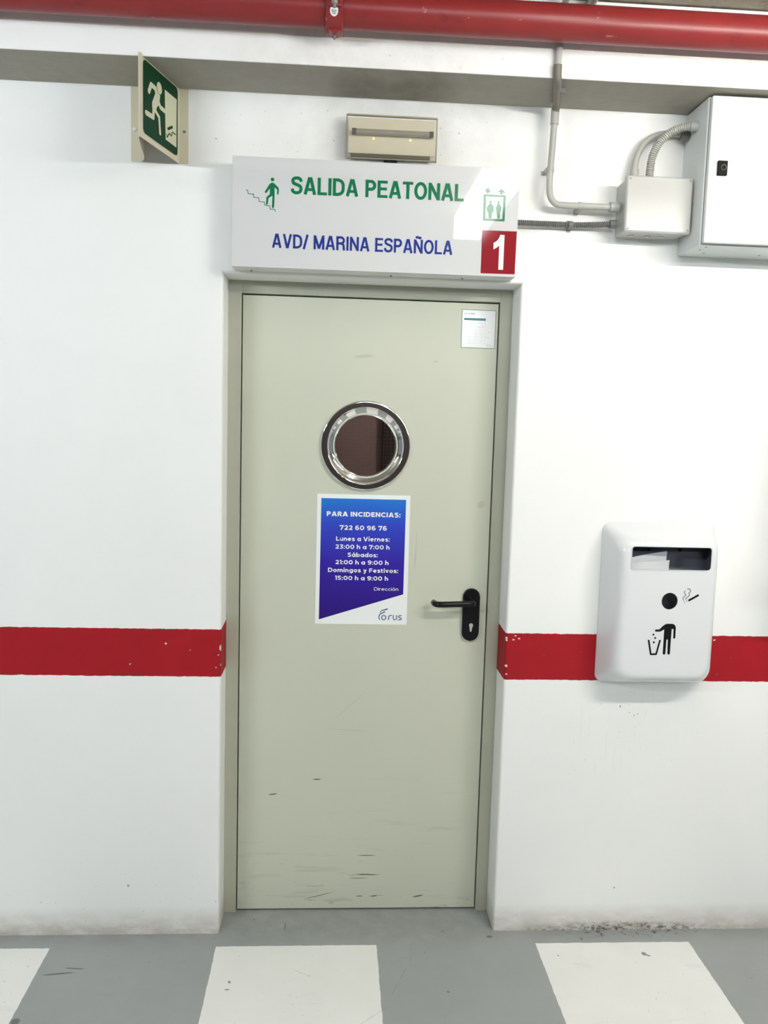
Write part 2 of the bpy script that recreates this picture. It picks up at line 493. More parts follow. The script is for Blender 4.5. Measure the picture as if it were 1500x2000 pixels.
def cyl(bm, p0, p1, r, n=16, r1=None):
    p0, p1 = Vector(p0), Vector(p1)
    return sweep(bm, [p0, p1], r if r1 is None else [r, r1], n, smooth_path=False)

def catmull(pts, per=10):
    pts = [Vector(p) for p in pts]
    P = [pts[0] * 2 - pts[1]] + pts + [pts[-1] * 2 - pts[-2]]
    out = []
    for i in range(1, len(P) - 2):
        a, b, c, d = P[i - 1], P[i], P[i + 1], P[i + 2]
        for k in range(per):
            t = k / per
            out.append(0.5 * ((2 * b) + (c - a) * t + (2 * a - 5 * b + 4 * c - d) * t * t + (3 * b - a - 3 * c + d) * t ** 3))
    out.append(pts[-1])
    return out

def resample(path, step):
    out, acc = [path[0]], 0.0
    for a, b in zip(path, path[1:]):
        L = (b - a).length
        d = step - acc
        while d <= L:
            out.append(a + (b - a) * (d / L))
            d += step
        acc = L - (d - step)
    if (out[-1] - path[-1]).length > step * 0.3:
        out.append(path[-1])
    return out

def sweep(bm, path, r, n=14, smooth_path=True, caps=True):
    path = [Vector(p) for p in path]
    t0 = (path[1] - path[0]).normalized()
    ref = Vector((0, 0, 1)) if abs(t0.z) < 0.9 else Vector((1, 0, 0))
    u = t0.cross(ref).normalized()
    rings = []
    for i, p in enumerate(path):
        t = (path[min(i + 1, len(path) - 1)] - path[max(i - 1, 0)]).normalized()
        u = (u - t * u.dot(t)).normalized()
        v = t.cross(u)
        rr = r[i] if isinstance(r, (list, tuple)) else r
        rings.append([bm.verts.new(p + (u * math.cos(2 * math.pi * k / n) + v * math.sin(2 * math.pi * k / n)) * rr) for k in range(n)])
    for a, b in zip(rings, rings[1:]):
        for k in range(n):
            bm.faces.new((a[k], a[(k + 1) % n], b[(k + 1) % n], b[k]))
    if caps:
        bm.faces.new(rings[0][::-1]); bm.faces.new(rings[-1])
    return bm

def corrugated(path, r, pitch=0.0058, n=14):
    fine = resample(catmull(path, 24), pitch / 3)
    rad = [r * (1.0 if k % 3 == 0 else (0.99 if k % 3 == 1 else 0.74)) for k in range(len(fine))]
    return sweep(bmesh.new(), fine, rad, n)

def rrect(x0, x1, z0, z1, r, n=6):
    pts = []
    for cx, cz, a0 in ((x1 - r, z1 - r, 0), (x0 + r, z1 - r, 90), (x0 + r, z0 + r, 180), (x1 - r, z0 + r, 270)):
        for i in range(n + 1):
            a = math.radians(a0 + 90 * i / n)
            pts.append((cx + r * math.cos(a), cz + r * math.sin(a)))
    return pts

def prism(bm, pts, y0, y1):
    """(x, z) outline extruded from y0 to y1."""
    a = [bm.verts.new((x, y0, z)) for x, z in pts]
    b = [bm.verts.new((x, y1, z)) for x, z in pts]
    n = len(pts)
    bm.faces.new(a); bm.faces.new(b[::-1])
    for i in range(n):
        bm.faces.new((a[i], b[i], b[(i + 1) % n], a[(i + 1) % n]))
    return bm

# flat print: shapes in (u, v) laid on a plane by a mapping function
def on_front(y):
    return lambda u, v: Vector((u, y, v))

def poly(bm, pts, fn):
    vs = [bm.verts.new(fn(u, v)) for u, v in pts]
    f = bm.faces.new(vs)
    f.normal_update()
    bmesh.ops.triangulate(bm, faces=[f], ngon_method='EAR_CLIP')

def disc(bm, cu, cv, ru, rv, fn, n=28):
    poly(bm, [(cu + ru * math.cos(2 * math.pi * i / n), cv + rv * math.sin(2 * math.pi * i / n)) for i in range(n)], fn)

def stroke(bm, pts, w, fn, round_ends=True):
    h = w / 2
    for (a, b), (c, d) in zip(pts, pts[1:]):
        L = math.hypot(c - a, d - b) or 1e-9
        nx, ny = -(d - b) / L * h, (c - a) / L * h
        poly(bm, [(a + nx, b + ny), (a - nx, b - ny), (c - nx, d - ny), (c + nx, d + ny)], fn)
    for i, (a, b) in enumerate(pts):
        if round_ends or 0 < i < len(pts) - 1:
            disc(bm, a, b, h, h, fn, 14)

def curve2(pts, per=8):
    return [(p.x, p.y) for p in catmull([Vector((a, b, 0)) for a, b in pts], per)]

def facing(bm, d):
    d = Vector(d)
    for f in bm.faces:
        f.normal_update()
        if f.normal.dot(d) < 0:
            f.normal_flip()
    return bm

def flat(name, bm, mat, parent, d=(0, -1, 0), label=None):
    facing(bm, d)
    # overlapping strokes must not lie in exactly one plane: lift each piece a few microns more than the last
    dn, seen, k = Vector(d).normalized(), set(), 0
    for v in list(bm.verts):
        if v in seen:
            continue
        stack, isl = [v], []
        seen.add(v)
        while stack:
            q = stack.pop()
            isl.append(q)
            for e in q.link_edges:
                w = e.other_vert(q)
                if w not in seen:
                    seen.add(w)
                    stack.append(w)
        for q in isl:
            q.co += dn * (7e-6 * (k % 40))
        k += 1
    return put(name, bm, mat, parent, 'flat', label)

_caps = {}
def text_mesh(body, bold):
    cu = bpy.data.curves.new('glyphs', 'FONT')
    cu.body = body
    cu.size = 1.0
    cu.offset = bold
    cu.resolution_u = 4
    ob = bpy.data.objects.new('glyphs', cu)
    C.objects.link(ob)
    dg = bpy.context.evaluated_depsgraph_get()
    me = bpy.data.meshes.new_from_object(ob.evaluated_get(dg))
    vs = [v.co.copy() for v in me.vertices]
    fs = [tuple(p.vertices) for p in me.polygons]
    bpy.data.objects.remove(ob)
    bpy.data.curves.remove(cu)
    bpy.data.meshes.remove(me)
    return vs, fs

def lettering(bm, body, u0, u1, vbase, cap, fn, bold=0.0, shear=0.0):
    """Words from u0 to u1 on the baseline vbase with capitals of height cap."""
    if bold not in _caps:
        vs, _ = text_mesh('H', bold)
        _caps[bold] = (min(v.y for v in vs), max(v.y for v in vs))
    h0, h1 = _caps[bold]
    vs, fs = text_mesh(body, bold)
    a, b = min(v.x for v in vs), max(v.x for v in vs)
    k = (u1 - u0) / (b - a)
    q = cap / (h1 - h0)
    nv = [bm.verts.new(fn(u0 + (v.x - a) * k, vbase + (v.y - h0) * q)) for v in vs]
    for f in fs:
        try:
            bm.faces.new([nv[i] for i in f])
        except ValueError:
            pass
    return bm

GROTESK = {}
def _arc(cx, cy, rx, ry, a0, a1, n=12):
    return [(cx + rx * math.cos(math.radians(a0 + (a1 - a0) * i / n)), cy + ry * math.sin(math.radians(a0 + (a1 - a0) * i / n))) for i in range(n + 1)]
def _grotesk():
    w = 0.185                       # stem width for capitals of height 1
    h = w / 2
    bar = 0.165 / 2
    T = 1 - bar
    G = GROTESK
    G['w'] = w
    G['I'] = (0.19, [[(h, 0), (h, 1)]])
    G['L'] = (0.56, [[(h, 0), (h, 1)], [(0, bar), (0.56, bar)]])
    G['T'] = (0.62, [[(0.31, 0), (0.31, 1)], [(0, T), (0.62, T)]])
    G['E'] = (0.61, [[(h, 0), (h, 1)], [(0, bar), (0.61, bar)], [(0, T), (0.60, T)], [(0, 0.52), (0.56, 0.52)]])
    G['D'] = (0.70, [[(h, 0), (h, 1)], [(0, T), (0.28, T)] + _arc(0.28, 0.70 - 0.085, 0.33, 0.30, 90, 0, 8) + _arc(0.28, 0.385, 0.33, 0.30, 0, -90, 8) + [(0, bar)]])
    G['P'] = (0.64, [[(h, 0), (h, 1)], [(0, T), (0.34, T)] + _arc(0.34, 0.692, 0.205, 0.225, 90, -90, 10) + [(0, 0.467)]])
    G['R'] = (0.69, [[(h, 0), (h, 1)], [(0, T), (0.36, T)] + _arc(0.36, 0.705, 0.215, 0.212, 90, -90, 10) + [(0, 0.493)], [(0.36, 0.49), (0.50, 0.45), (0.565, 0.34), (0.575, 0.16), (0.605, 0.0)]])
    G['O'] = (0.77, [_arc(0.385, 0.5, 0.385 - h, 0.5 - bar + 0.01, 0, 360, 36)])
    G['N'] = (0.70, [[(h, 0), (h, 1)], [(0.70 - h, 0), (0.70 - h, 1)], [(h, 1.0 - 0.04), (0.70 - h, 0.04)]])
    G['Ñ'] = (0.70, G['N'][1] + [[(0.15, 1.10), (0.22, 1.16), (0.29, 1.165), (0.41, 1.11), (0.48, 1.11), (0.55, 1.18)]])
    G['M'] = (0.83, [[(h, 0), (h, 1)], [(0.83 - h, 0), (0.83 - h, 1)], [(h + 0.02, 0.95), (0.415, 0.06)], [(0.81 - h, 0.95), (0.415, 0.06)]])
    G['A'] = (0.74, [[(h * 0.98, 0), (0.345, 1.0)], [(0.74 - h * 0.98, 0), (0.395, 1.0)], [(0.18, 0.29), (0.56, 0.29)]])
    G['V'] = (0.70, [[(h * 0.98, 1), (0.34, 0.0)], [(0.70 - h * 0.98, 1), (0.36, 0.0)]])
    G['/'] = (0.36, [[(0.04, -0.03), (0.32, 1.02)]])
    G['S'] = (0.67, [curve2([(0.585, 0.715), (0.555, 0.835), (0.455, 0.915), (0.335, 0.925), (0.20, 0.905), (0.115, 0.825), (0.110, 0.715), (0.165, 0.615), (0.335, 0.545), (0.505, 0.475), (0.575, 0.375),
                             (0.570, 0.235), (0.500, 0.125), (0.345, 0.075), (0.205, 0.092), (0.105, 0.175), (0.080, 0.305)], 4)])
    G[' '] = (0.27, [])
_grotesk()

def ribbon(bm, pts, w, fn):
    """Mitred strip with straight-cut ends."""
    n = len(pts)
    closed = n > 3 and math.hypot(pts[0][0] - pts[-1][0], pts[0][1] - pts[-1][1]) < 1e-6
    L, R = [], []
    for i in range(n):
        def d(a, b):
            l = math.hypot(b[0] - a[0], b[1] - a[1]) or 1e-9
            return ((b[0] - a[0]) / l, (b[1] - a[1]) / l)
        d0 = d(pts[i - 1], pts[i]) if i > 0 else (d(pts[-2], pts[-1]) if closed else d(pts[0], pts[1]))
        d1 = d(pts[i], pts[i + 1]) if i < n - 1 else (d(pts[0], pts[1]) if closed else d0)
        nx, ny = -(d0[1] + d1[1]), d0[0] + d1[0]
        l = math.hypot(nx, ny) or 1e-9
        nx, ny = nx / l, ny / l
        k = (w / 2) / max(0.5, nx * -d0[1] + ny * d0[0])
        L.append((pts[i][0] + nx * k, pts[i][1] + ny * k)); R.append((pts[i][0] - nx * k, pts[i][1] - ny * k))
    for i in range(n - 1):
        poly(bm, [L[i], R[i], R[i + 1], L[i + 1]], fn)

def grotesk(bm, body, u0, u1, vbase, cap, fn, gap=0.075, weight=1.0):
    x, runs = 0.0, []
    for ch in body:
        adv, st = GROTESK[ch]
        runs += [[(x + a, b) for a, b in p] for p in st]
        x += adv + gap
    k = (u1 - u0) / (x - gap)
    # draw in letter units so that stems keep their width, then scale
    for i, p in enumerate(runs):
        hold = lambda a, b, f=fn: f(u0 + a * k, vbase + b * cap)
        wv = GROTESK['w'] * weight
        horiz = all(abs(p[0][1] - q[1]) < 1e-6 for q in p)
        ribbon(bm, p, 0.165 * weight if horiz else wv, hold)
    return bm

def geometric(w):
    """Round geometric letters, capitals 1 high, stroke w."""
    h, X = w / 2, 0.74
    G = {}
    ry = X / 2 - h
    def ell(cx, cy, rx, r, a0=0, a1=360, n=24):
        return _arc(cx, cy, rx, r, a0, a1, n)
    bw = 0.72
    o = ell(bw / 2, X / 2, bw / 2 - h, ry)
    G['o'] = (bw, [o])
    G['a'] = (bw + 0.02, [o, [(bw + 0.02 - h, 0), (bw + 0.02 - h, X)]])
    G['b'] = (bw + 0.02, [ell(bw / 2 + 0.02, X / 2, bw / 2 - h, ry), [(h, 0), (h, 1.06)]])
    G['d'] = (bw + 0.02, [o, [(bw + 0.02 - h, 0), (bw + 0.02 - h, 1.06)]])
    G['g'] = (bw + 0.02, [o, [(bw + 0.02 - h, X), (bw + 0.02 - h, 0.04)] + ell(bw / 2 + 0.01, 0.02, bw / 2 + 0.01 - h, 0.27 - h, 0, -150, 12)])
    G['c'] = (0.64, [ell(bw / 2, X / 2, bw / 2 - h, ry, 42, 318, 20)])
    G['e'] = (bw, [ell(bw / 2, X / 2, bw / 2 - h, ry, 0, 318, 24), [(h, X / 2), (bw - h * 0.9, X / 2)]])
    nw = 0.66
    arch = lambda x0, x1: [(x1, 0), (x1, X * 0.50)] + ell((x0 + x1) / 2, X * 0.50, (x1 - x0) / 2, X * 0.50 - h, 0, 165, 12)
    G['n'] = (nw, [[(h, 0), (h, X)], arch(h, nw - h)])
    G['h'] = (nw, [[(h, 0), (h, 1.06)], arch(h, nw - h)])
    G['m'] = (1.08, [[(h, 0), (h, X)], arch(h, 0.54), arch(0.54, 1.08 - h)])
    G['r'] = (0.42, [[(h, 0), (h, X)], ell(0.42, X * 0.46, 0.42 - h, X * 0.54 - h, 92, 165, 8)])
    G['u'] = (nw, [[(nw - h, X), (nw - h, 0)], [(h, X), (h, X * 0.48)] + ell(nw / 2, X * 0.48, nw / 2 - h, X * 0.48 - h, 180, 345, 12)])
    G['i'] = (w, [[(h, 0), (h, X)], [(h, 0.87), (h, 0.87 + w * 1.05)]])
    G['í'] = G['i']
    G['s'] = (0.56, [curve2([(0.50, X - 0.14), (0.40, X - h * 1.05), (0.27, X - h), (0.12, X - 0.13), (0.13, X - 0.25), (0.28, X / 2 + 0.01), (0.45, X / 2 - 0.08), (0.47, 0.15), (0.30, h), (0.16, h * 1.1), (0.04, 0.14)], 4)])
    G['t'] = (0.44, [[(0.17, 0.92), (0.17, 0.20)] + ell(0.33, 0.20, 0.16, 0.20 - h, 180, 285, 8), [(0, X - h), (0.42, X - h)]])
    G['v'] = (0.66, [[(h, X), (0.33, h * 0.5)], [(0.66 - h, X), (0.33, h * 0.5)]])
    G['y'] = (0.66, [[(h, X), (0.34, h * 0.4)], [(0.66 - h, X), (0.30, -0.12), (0.20, -0.22), (0.06, -0.23)]])
    G['l'] = (w, [[(h, 0), (h, 1.06)]])
    def acc(g, cx):
        return (g[0], g[1] + [[(cx - 0.06, 0.86), (cx + 0.10, 1.06)]])
    G['á'] = acc(G['a'], bw / 2); G['ó'] = acc(G['o'], bw / 2)
    G[':'] = (w, [[(h, 0), (h, w)], [(h, X - w), (h, X)]])
    T = 1 - h
    G['P'] = (0.74, [[(h, 0), (h, 1)], [(0, T), (0.38, T)] + ell(0.38, 0.68, 0.36 - h, 0.32 - h, 90, -90, 12) + [(0, 0.36 + h)]])
    G['R'] = (0.76, G['P'][1] + [[(0.40, 0.38), (0.70, 0)]])
    G['A'] = (0.96, [[(h, 0), (0.46, 1)], [(0.96 - h, 0), (0.50, 1)], [(0.20, 0.28), (0.76, 0.28)]])
    G['I'] = (w, [[(h, 0), (h, 1)]])
    G['N'] = (0.84, [[(h, 0), (h, 1)], [(0.84 - h, 0), (0.84 - h, 1)], [(h, 0.95), (0.84 - h, 0.05)]])
    G['C'] = (0.88, [ell(0.52, 0.5, 0.52 - h, 0.5 - h, 45, 315, 22)])
    G['D'] = (0.88, [[(h, 0), (h, 1)], [(0, T), (0.40, T)] + ell(0.40, 0.5, 0.48 - h, 0.5 - h, 90, -90, 16) + [(0, h)]])
    G['E'] = (0.68, [[(h, 0), (h, 1)], [(0, h), (0.68, h)], [(0, T), (0.67, T)], [(0, 0.51), (0.60, 0.51)]])
    G['F'] = (0.66, [[(h, 0), (h, 1)], [(0, T), (0.66, T)], [(0, 0.46), (0.60, 0.46)]])
    G['L'] = (0.62, [[(h, 0), (h, 1)], [(0, h), (0.62, h)]])
    G['S'] = (0.72, [curve2([(0.64, 0.86), (0.50, T - 0.01), (0.34, T), (0.14, 0.84), (0.13, 0.68), (0.32, 0.54), (0.54, 0.45), (0.61, 0.28), (0.48, 0.10), (0.32, h), (0.18, 0.09), (0.06, 0.17)], 4)])
    G['V'] = (0.90, [[(h, 1), (0.44, 0)], [(0.90 - h, 1), (0.46, 0)]])
    G['0'] = (0.80, [ell(0.40, 0.5, 0.40 - h, 0.5 - h)])
    G['1'] = (0.36, [[(0.36 - h, 0), (0.36 - h, 1)], [(0, T), (0.36, T)]])
    six = [ell(0.37, 0.32, 0.37 - h, 0.32 - h), curve2([(h, 0.32), (h + 0.02, 0.56), (0.20, 0.84), (0.42, T), (0.62, T - 0.02)], 5)]
    G['6'] = (0.74, six)
    G['9'] = (0.74, [[(0.74 - a, 1 - b) for a, b in p] for p in six])
    G['2'] = (0.70, [ell(0.34, 0.68, 0.33 - h, 0.32 - h, 165, -20, 14) + [(0.52, 0.46), (0.12, h)], [(0.03, h), (0.70, h)]])
    G['3'] = (0.70, [[(0.05, T), (0.58, T), (0.33, 0.60)] + ell(0.33, 0.31, 0.37 - h, 0.31 - h, 85, -150, 16)])
    G['5'] = (0.70, [[(0.64, T), (0.15, T), (0.13, 0.56), (0.33, 0.58)] + ell(0.33, 0.31, 0.37 - h, 0.31 - h, 75, -150, 16)])
    G['7'] = (0.72, [[(h, 0.72), (h, T), (0.64, T), (0.26, 0)]])
    G[' '] = (0.24, [])
    return G

def geometric_line(bm, body, u0, u1, vbase, cap, fn, w):
    G = geometric(w)
    x, runs, gap = 0.0, [], 0.13
    for ch in body:
        adv, st = G[ch]
        runs += [[(x + a, b) for a, b in p] for p in st]
        x += adv + gap
    k = (u1 - u0) / (x - gap)
    for p in runs:
        ribbon(bm, p, w, lambda a, b: fn(u0 + a * k, vbase + b * cap))
    return bm

# ------------------------------------------------------------------ the setting
XL, XR, ZT = -0.375, 0.517, 2.080       # door opening
FX0, FX1 = -0.335, 0.478                # inside the frame
CEIL = 2.80

def build_wall():
    bm = bmesh.new()
    out = [(-6, 0), (XL, 0), (XL, ZT), (XR, ZT), (XR, 0), (6, 0), (6, CEIL), (-6, CEIL)]
    fa = [bm.verts.new((x, 0, z)) for x, z in out]
    ba = [bm.verts.new((x, 0.2, z)) for x, z in out]
    n = len(out)
    for ring in (fa, ba):
        a = ring
        bm.faces.new((a[0], a[1], a[2], a[7])); bm.faces.new((a[2], a[3], a[6], a[7])); bm.faces.new((a[3], a[4], a[5], a[6]))
    for i in range(n):
        bm.faces.new((fa[i], fa[(i + 1) % n], ba[(i + 1) % n], ba[i]))
    bm.edges.ensure_lookup_table()
    es = [e for e in bm.edges if all(abs(v.co.y) < 1e-6 for v in e.verts)
          and {tuple(round(c, 3) for c in (v.co.x, v.co.z)) for v in e.verts} in
          ({(XL, 0.0), (XL, ZT)}, {(XL, ZT), (XR, ZT)}, {(XR, ZT), (XR, 0.0)})]
    bmesh.ops.bevel(bm, geom=es, offset=0.009, segments=4, profile=0.5, affect='EDGES')
    o = put('wall_back', bm, M['wall'], None, 40)
    return tag(o, 'white painted plaster wall with a red band around the door', 'wall', kind='structure')
build_wall()

tag(put('floor', B(-6, 6, -8.2, 0.2, -0.1, 0.0), M['floor']), 'grey painted garage floor with white crossing blocks', 'floor', kind='structure')
tag(put('ceiling', B(-6, 6, -8.2, 0.2, CEIL, CEIL + 0.2), M['ceiling']), 'raw brownish concrete ceiling slab above the red pipe', 'ceiling', kind='structure')
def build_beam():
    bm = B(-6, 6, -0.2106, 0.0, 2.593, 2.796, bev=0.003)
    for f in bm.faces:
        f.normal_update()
        if abs(f.normal.z) > 0.99:          # top and underside take the darker brown material
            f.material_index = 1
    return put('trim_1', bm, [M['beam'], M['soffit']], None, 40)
tag(build_beam(), 'white painted beam along the top of the wall with darker brown, soot-blotched underside', 'beam', kind='structure')
tag(put('wall_front', B(-6, 6, -8.2, -8.0, 0, CEIL), M['dark_wall']), 'dark brown far wall of the garage behind the viewer', 'wall', kind='structure')

def build_lobby():
    bm = bmesh.new()
    box(bm, -1.3, 1.5, 1.5, 1.56, -0.0, 2.5)
    box(bm, -1.36, -1.3, 0.2, 1.56, 0, 2.5)
    box(bm, 1.5, 1.56, 0.2, 1.56, 0, 2.5)
    box(bm, -1.36, 1.56, 0.2, 1.56, 2.5, 2.56)
    box(bm, -1.36, 1.56, 0.2, 1.56, -0.06, 0.0)
    o = put('wall_lobby', bm, M['brown_wall'])
    tag(o, 'brown lobby seen dimly through the round door window', 'wall', kind='structure')
    o = put('wall_lobby_panel', B(0.195, 0.62, 1.46, 1.499, 0, 2.1), M['black_panel'])
    tag(o, 'dark upright panel in the lobby seen at the right of the round window', 'panel', kind='structure')
    bm = bmesh.new()
    bmesh.ops.create_uvsphere(bm, u_segments=16, v_segments=10, radius=0.09)  # unseen globe added to light the lobby
    bmesh.ops.translate(bm, verts=bm.verts, vec=(0.9, 0.55, 2.41))
    tag(put('lobby_fill_globe', bm, M['lobby_fill'], None, True), 'added glowing globe, out of view, brightening the lobby behind the door', 'lamp')
build_lobby()

# ------------------------------------------------------------------ door
def build_door():
    d = thing('door_1', 'grey-green steel fire door with round window and black lever handle', 'door', (0.0715, 0.15, 0.0), kind='structure')
    bm = bmesh.new()
    box(bm, XL, FX0, 0.116, 0.172, 0.0, ZT, 0.0015)
    box(bm, FX1, XR, 0.116, 0.172, 0.0, ZT, 0.0015)
    box(bm, FX0 - 0.001, FX1 + 0.001, 0.117, 0.172, 2.041, ZT, 0.0015)
    box(bm, FX0 - 0.002, FX0 + 0.02, 0.172, 0.198, 0.0, ZT)
    box(bm, FX1 - 0.02, FX1 + 0.002, 0.172, 0.198, 0.0, ZT)
    box(bm, FX0, FX1, 0.172, 0.198, 2.02, ZT)
    put('door_frame', bm, M['frame'], d, 40)
    # leaf with a round hole for the window
    cx, cz, rh = 0.0625, 1.577, 0.100
    x0, x1, z0, z1, y0, y1 = FX0 + 0.0035, FX1 - 0.0035, 0.0075, 2.0365, 0.125, 0.171
    bm = bmesh.new()
    N = 64
    def ring(y):
        return [bm.verts.new((cx + rh * math.cos(2 * math.pi * i / N), y, cz + rh * math.sin(2 * math.pi * i / N))) for i in range(N)]
    def edge_pt(a):
        c, s = math.cos(a), math.sin(a)
        k = min(((x1 - cx) / c) if c > 1e-9 else 9, ((x0 - cx) / c) if c < -1e-9 else 9, ((z1 - cz) / s) if s > 1e-9 else 9, ((z0 - cz) / s) if s < -1e-9 else 9)
        return cx + c * k, cz + s * k
    angs = sorted([2 * math.pi * i / N for i in range(N)])
    cor = [(x1, z1), (x0, z1), (x0, z0), (x1, z0)]
    allv = {}
    for y in (y0, y1):
        rg = ring(y)
        ou = [bm.verts.new((edge_pt(a)[0], y, edge_pt(a)[1])) for a in angs]
        cv = [bm.verts.new((x, y, z)) for x, z in cor]
        loop = []
        ca = [math.atan2(z - cz, x - cx) % (2 * math.pi) for x, z in cor]
        for i in range(N):
            loop.append(ou[i])
            mid = [cv[k] for k in range(4) if angs[i] < ca[k] < (angs[i + 1] if i + 1 < N else 2 * math.pi)]
            f = [rg[i], ou[i]] + mid + [ou[(i + 1) % N], rg[(i + 1) % N]]
            loop += mid
            bm.faces.new(f)
        allv[y] = (rg, loop)
    for k in (0, 1):
        a, b = allv[y0][k], allv[y1][k]
        for i in range(len(a)):
            bm.faces.new((a[i], a[(i + 1) % len(a)], b[(i + 1) % len(b)], b[i]))
    put('door_leaf', bm, M['leaf'], d, 30)
    # round window
    prof = [(0.1445, 0.1249), (0.1440, 0.1190), (0.1433, 0.1165), (0.1420, 0.1145), (0.1405, 0.1136), (0.1380, 0.1133), (0.1240, 0.1131), (0.1226, 0.1133), (0.1214, 0.1142),
            (0.1195, 0.1160), (0.1165, 0.1188), (0.1120, 0.1218), (0.1065, 0.1243), (0.1020, 0.1256), (0.1003, 0.1256), (0.0992, 0.1246), (0.0980, 0.1244), (0.0969, 0.1252), (0.0962, 0.1280), (0.0960, 0.1500)]
    rim = put('porthole_rim', lathe_y(bmesh.new(), cx, cz, prof, 96), M['chrome'], d, 50, 'polished steel rim of the round window')
    bm = bmesh.new()
    lathe_y(bm, cx, cz, [(0.0962, 0.1310), (0.0962, 0.1360)], 64, cap=True)
    put('glass_pane', bm, M['glass'], rim, 40, 'dark wired glass of the round window')
    bm = bmesh.new()
    k = -8
    for i in range(-8, 9):
        o = i * 0.0118
        h = math.sqrt(max(0, 0.0955 ** 2 - o * o))
        if h < 0.01:
            continue
        box(bm, cx + o - 0.0004, cx + o + 0.0004, 0.1368, 0.1374, cz - h, cz + h)
        box(bm, cx - h, cx + h, 0.1368, 0.1374, cz + o - 0.0004, cz + o + 0.0004)
    put('wire_mesh', bm, M['steel'], rim, None, 'fine square wire mesh in the round glass')
    # handle plate
    bm = prism(bmesh.new(), rrect(0.3955, 0.4510, 0.944, 1.119, 0.0272, 8), 0.1145, 0.1252)
    es = [e for e in bm.edges if all(abs(v.co.y - 0.1145) < 1e-6 for v in e.verts)]
    bmesh.ops.bevel(bm, geom=es, offset=0.003, segments=3, profile=0.5, affect='EDGES')
    pl = put('handle_plate', bm, M['black'], d, 50, 'long black rounded door plate')
    path = [(0.4225, 0.1150, 1.0790), (0.4225, 0.090, 1.0790), (0.4205, 0.0735, 1.0790), (0.4130, 0.0660, 1.0790), (0.400, 0.0640, 1.0788), (0.36, 0.0640, 1.0775),
            (0.325, 0.0640, 1.0760), (0.308, 0.0665, 1.0755), (0.2990, 0.0750, 1.0755), (0.2965, 0.088, 1.0755), (0.2965, 0.100, 1.0755)]
    pp = catmull(path, 8)
    put('lever', sweep(bmesh.new(), pp, [0.0098] * (len(pp) - 2) + [0.0092, 0.0075], 20), M['black'], pl, 50)
    bm = bmesh.new()
    pts = [(0.4245 + 0.0068 * math.cos(math.radians(a)), 0.9965 + 0.0072 * math.sin(math.radians(a))) for a in range(-50, 231, 14)]
    pts += [(0.4207, 0.9800), (0.4213, 0.9765), (0.4240, 0.9750), (0.4267, 0.9765), (0.4275, 0.9800)]
    prism(bm, pts, 0.1138, 0.1160)
    put('lock_cylinder', bm, M['keyhole'], pl, 30, 'pale grey keyhole cylinder')
build_door()

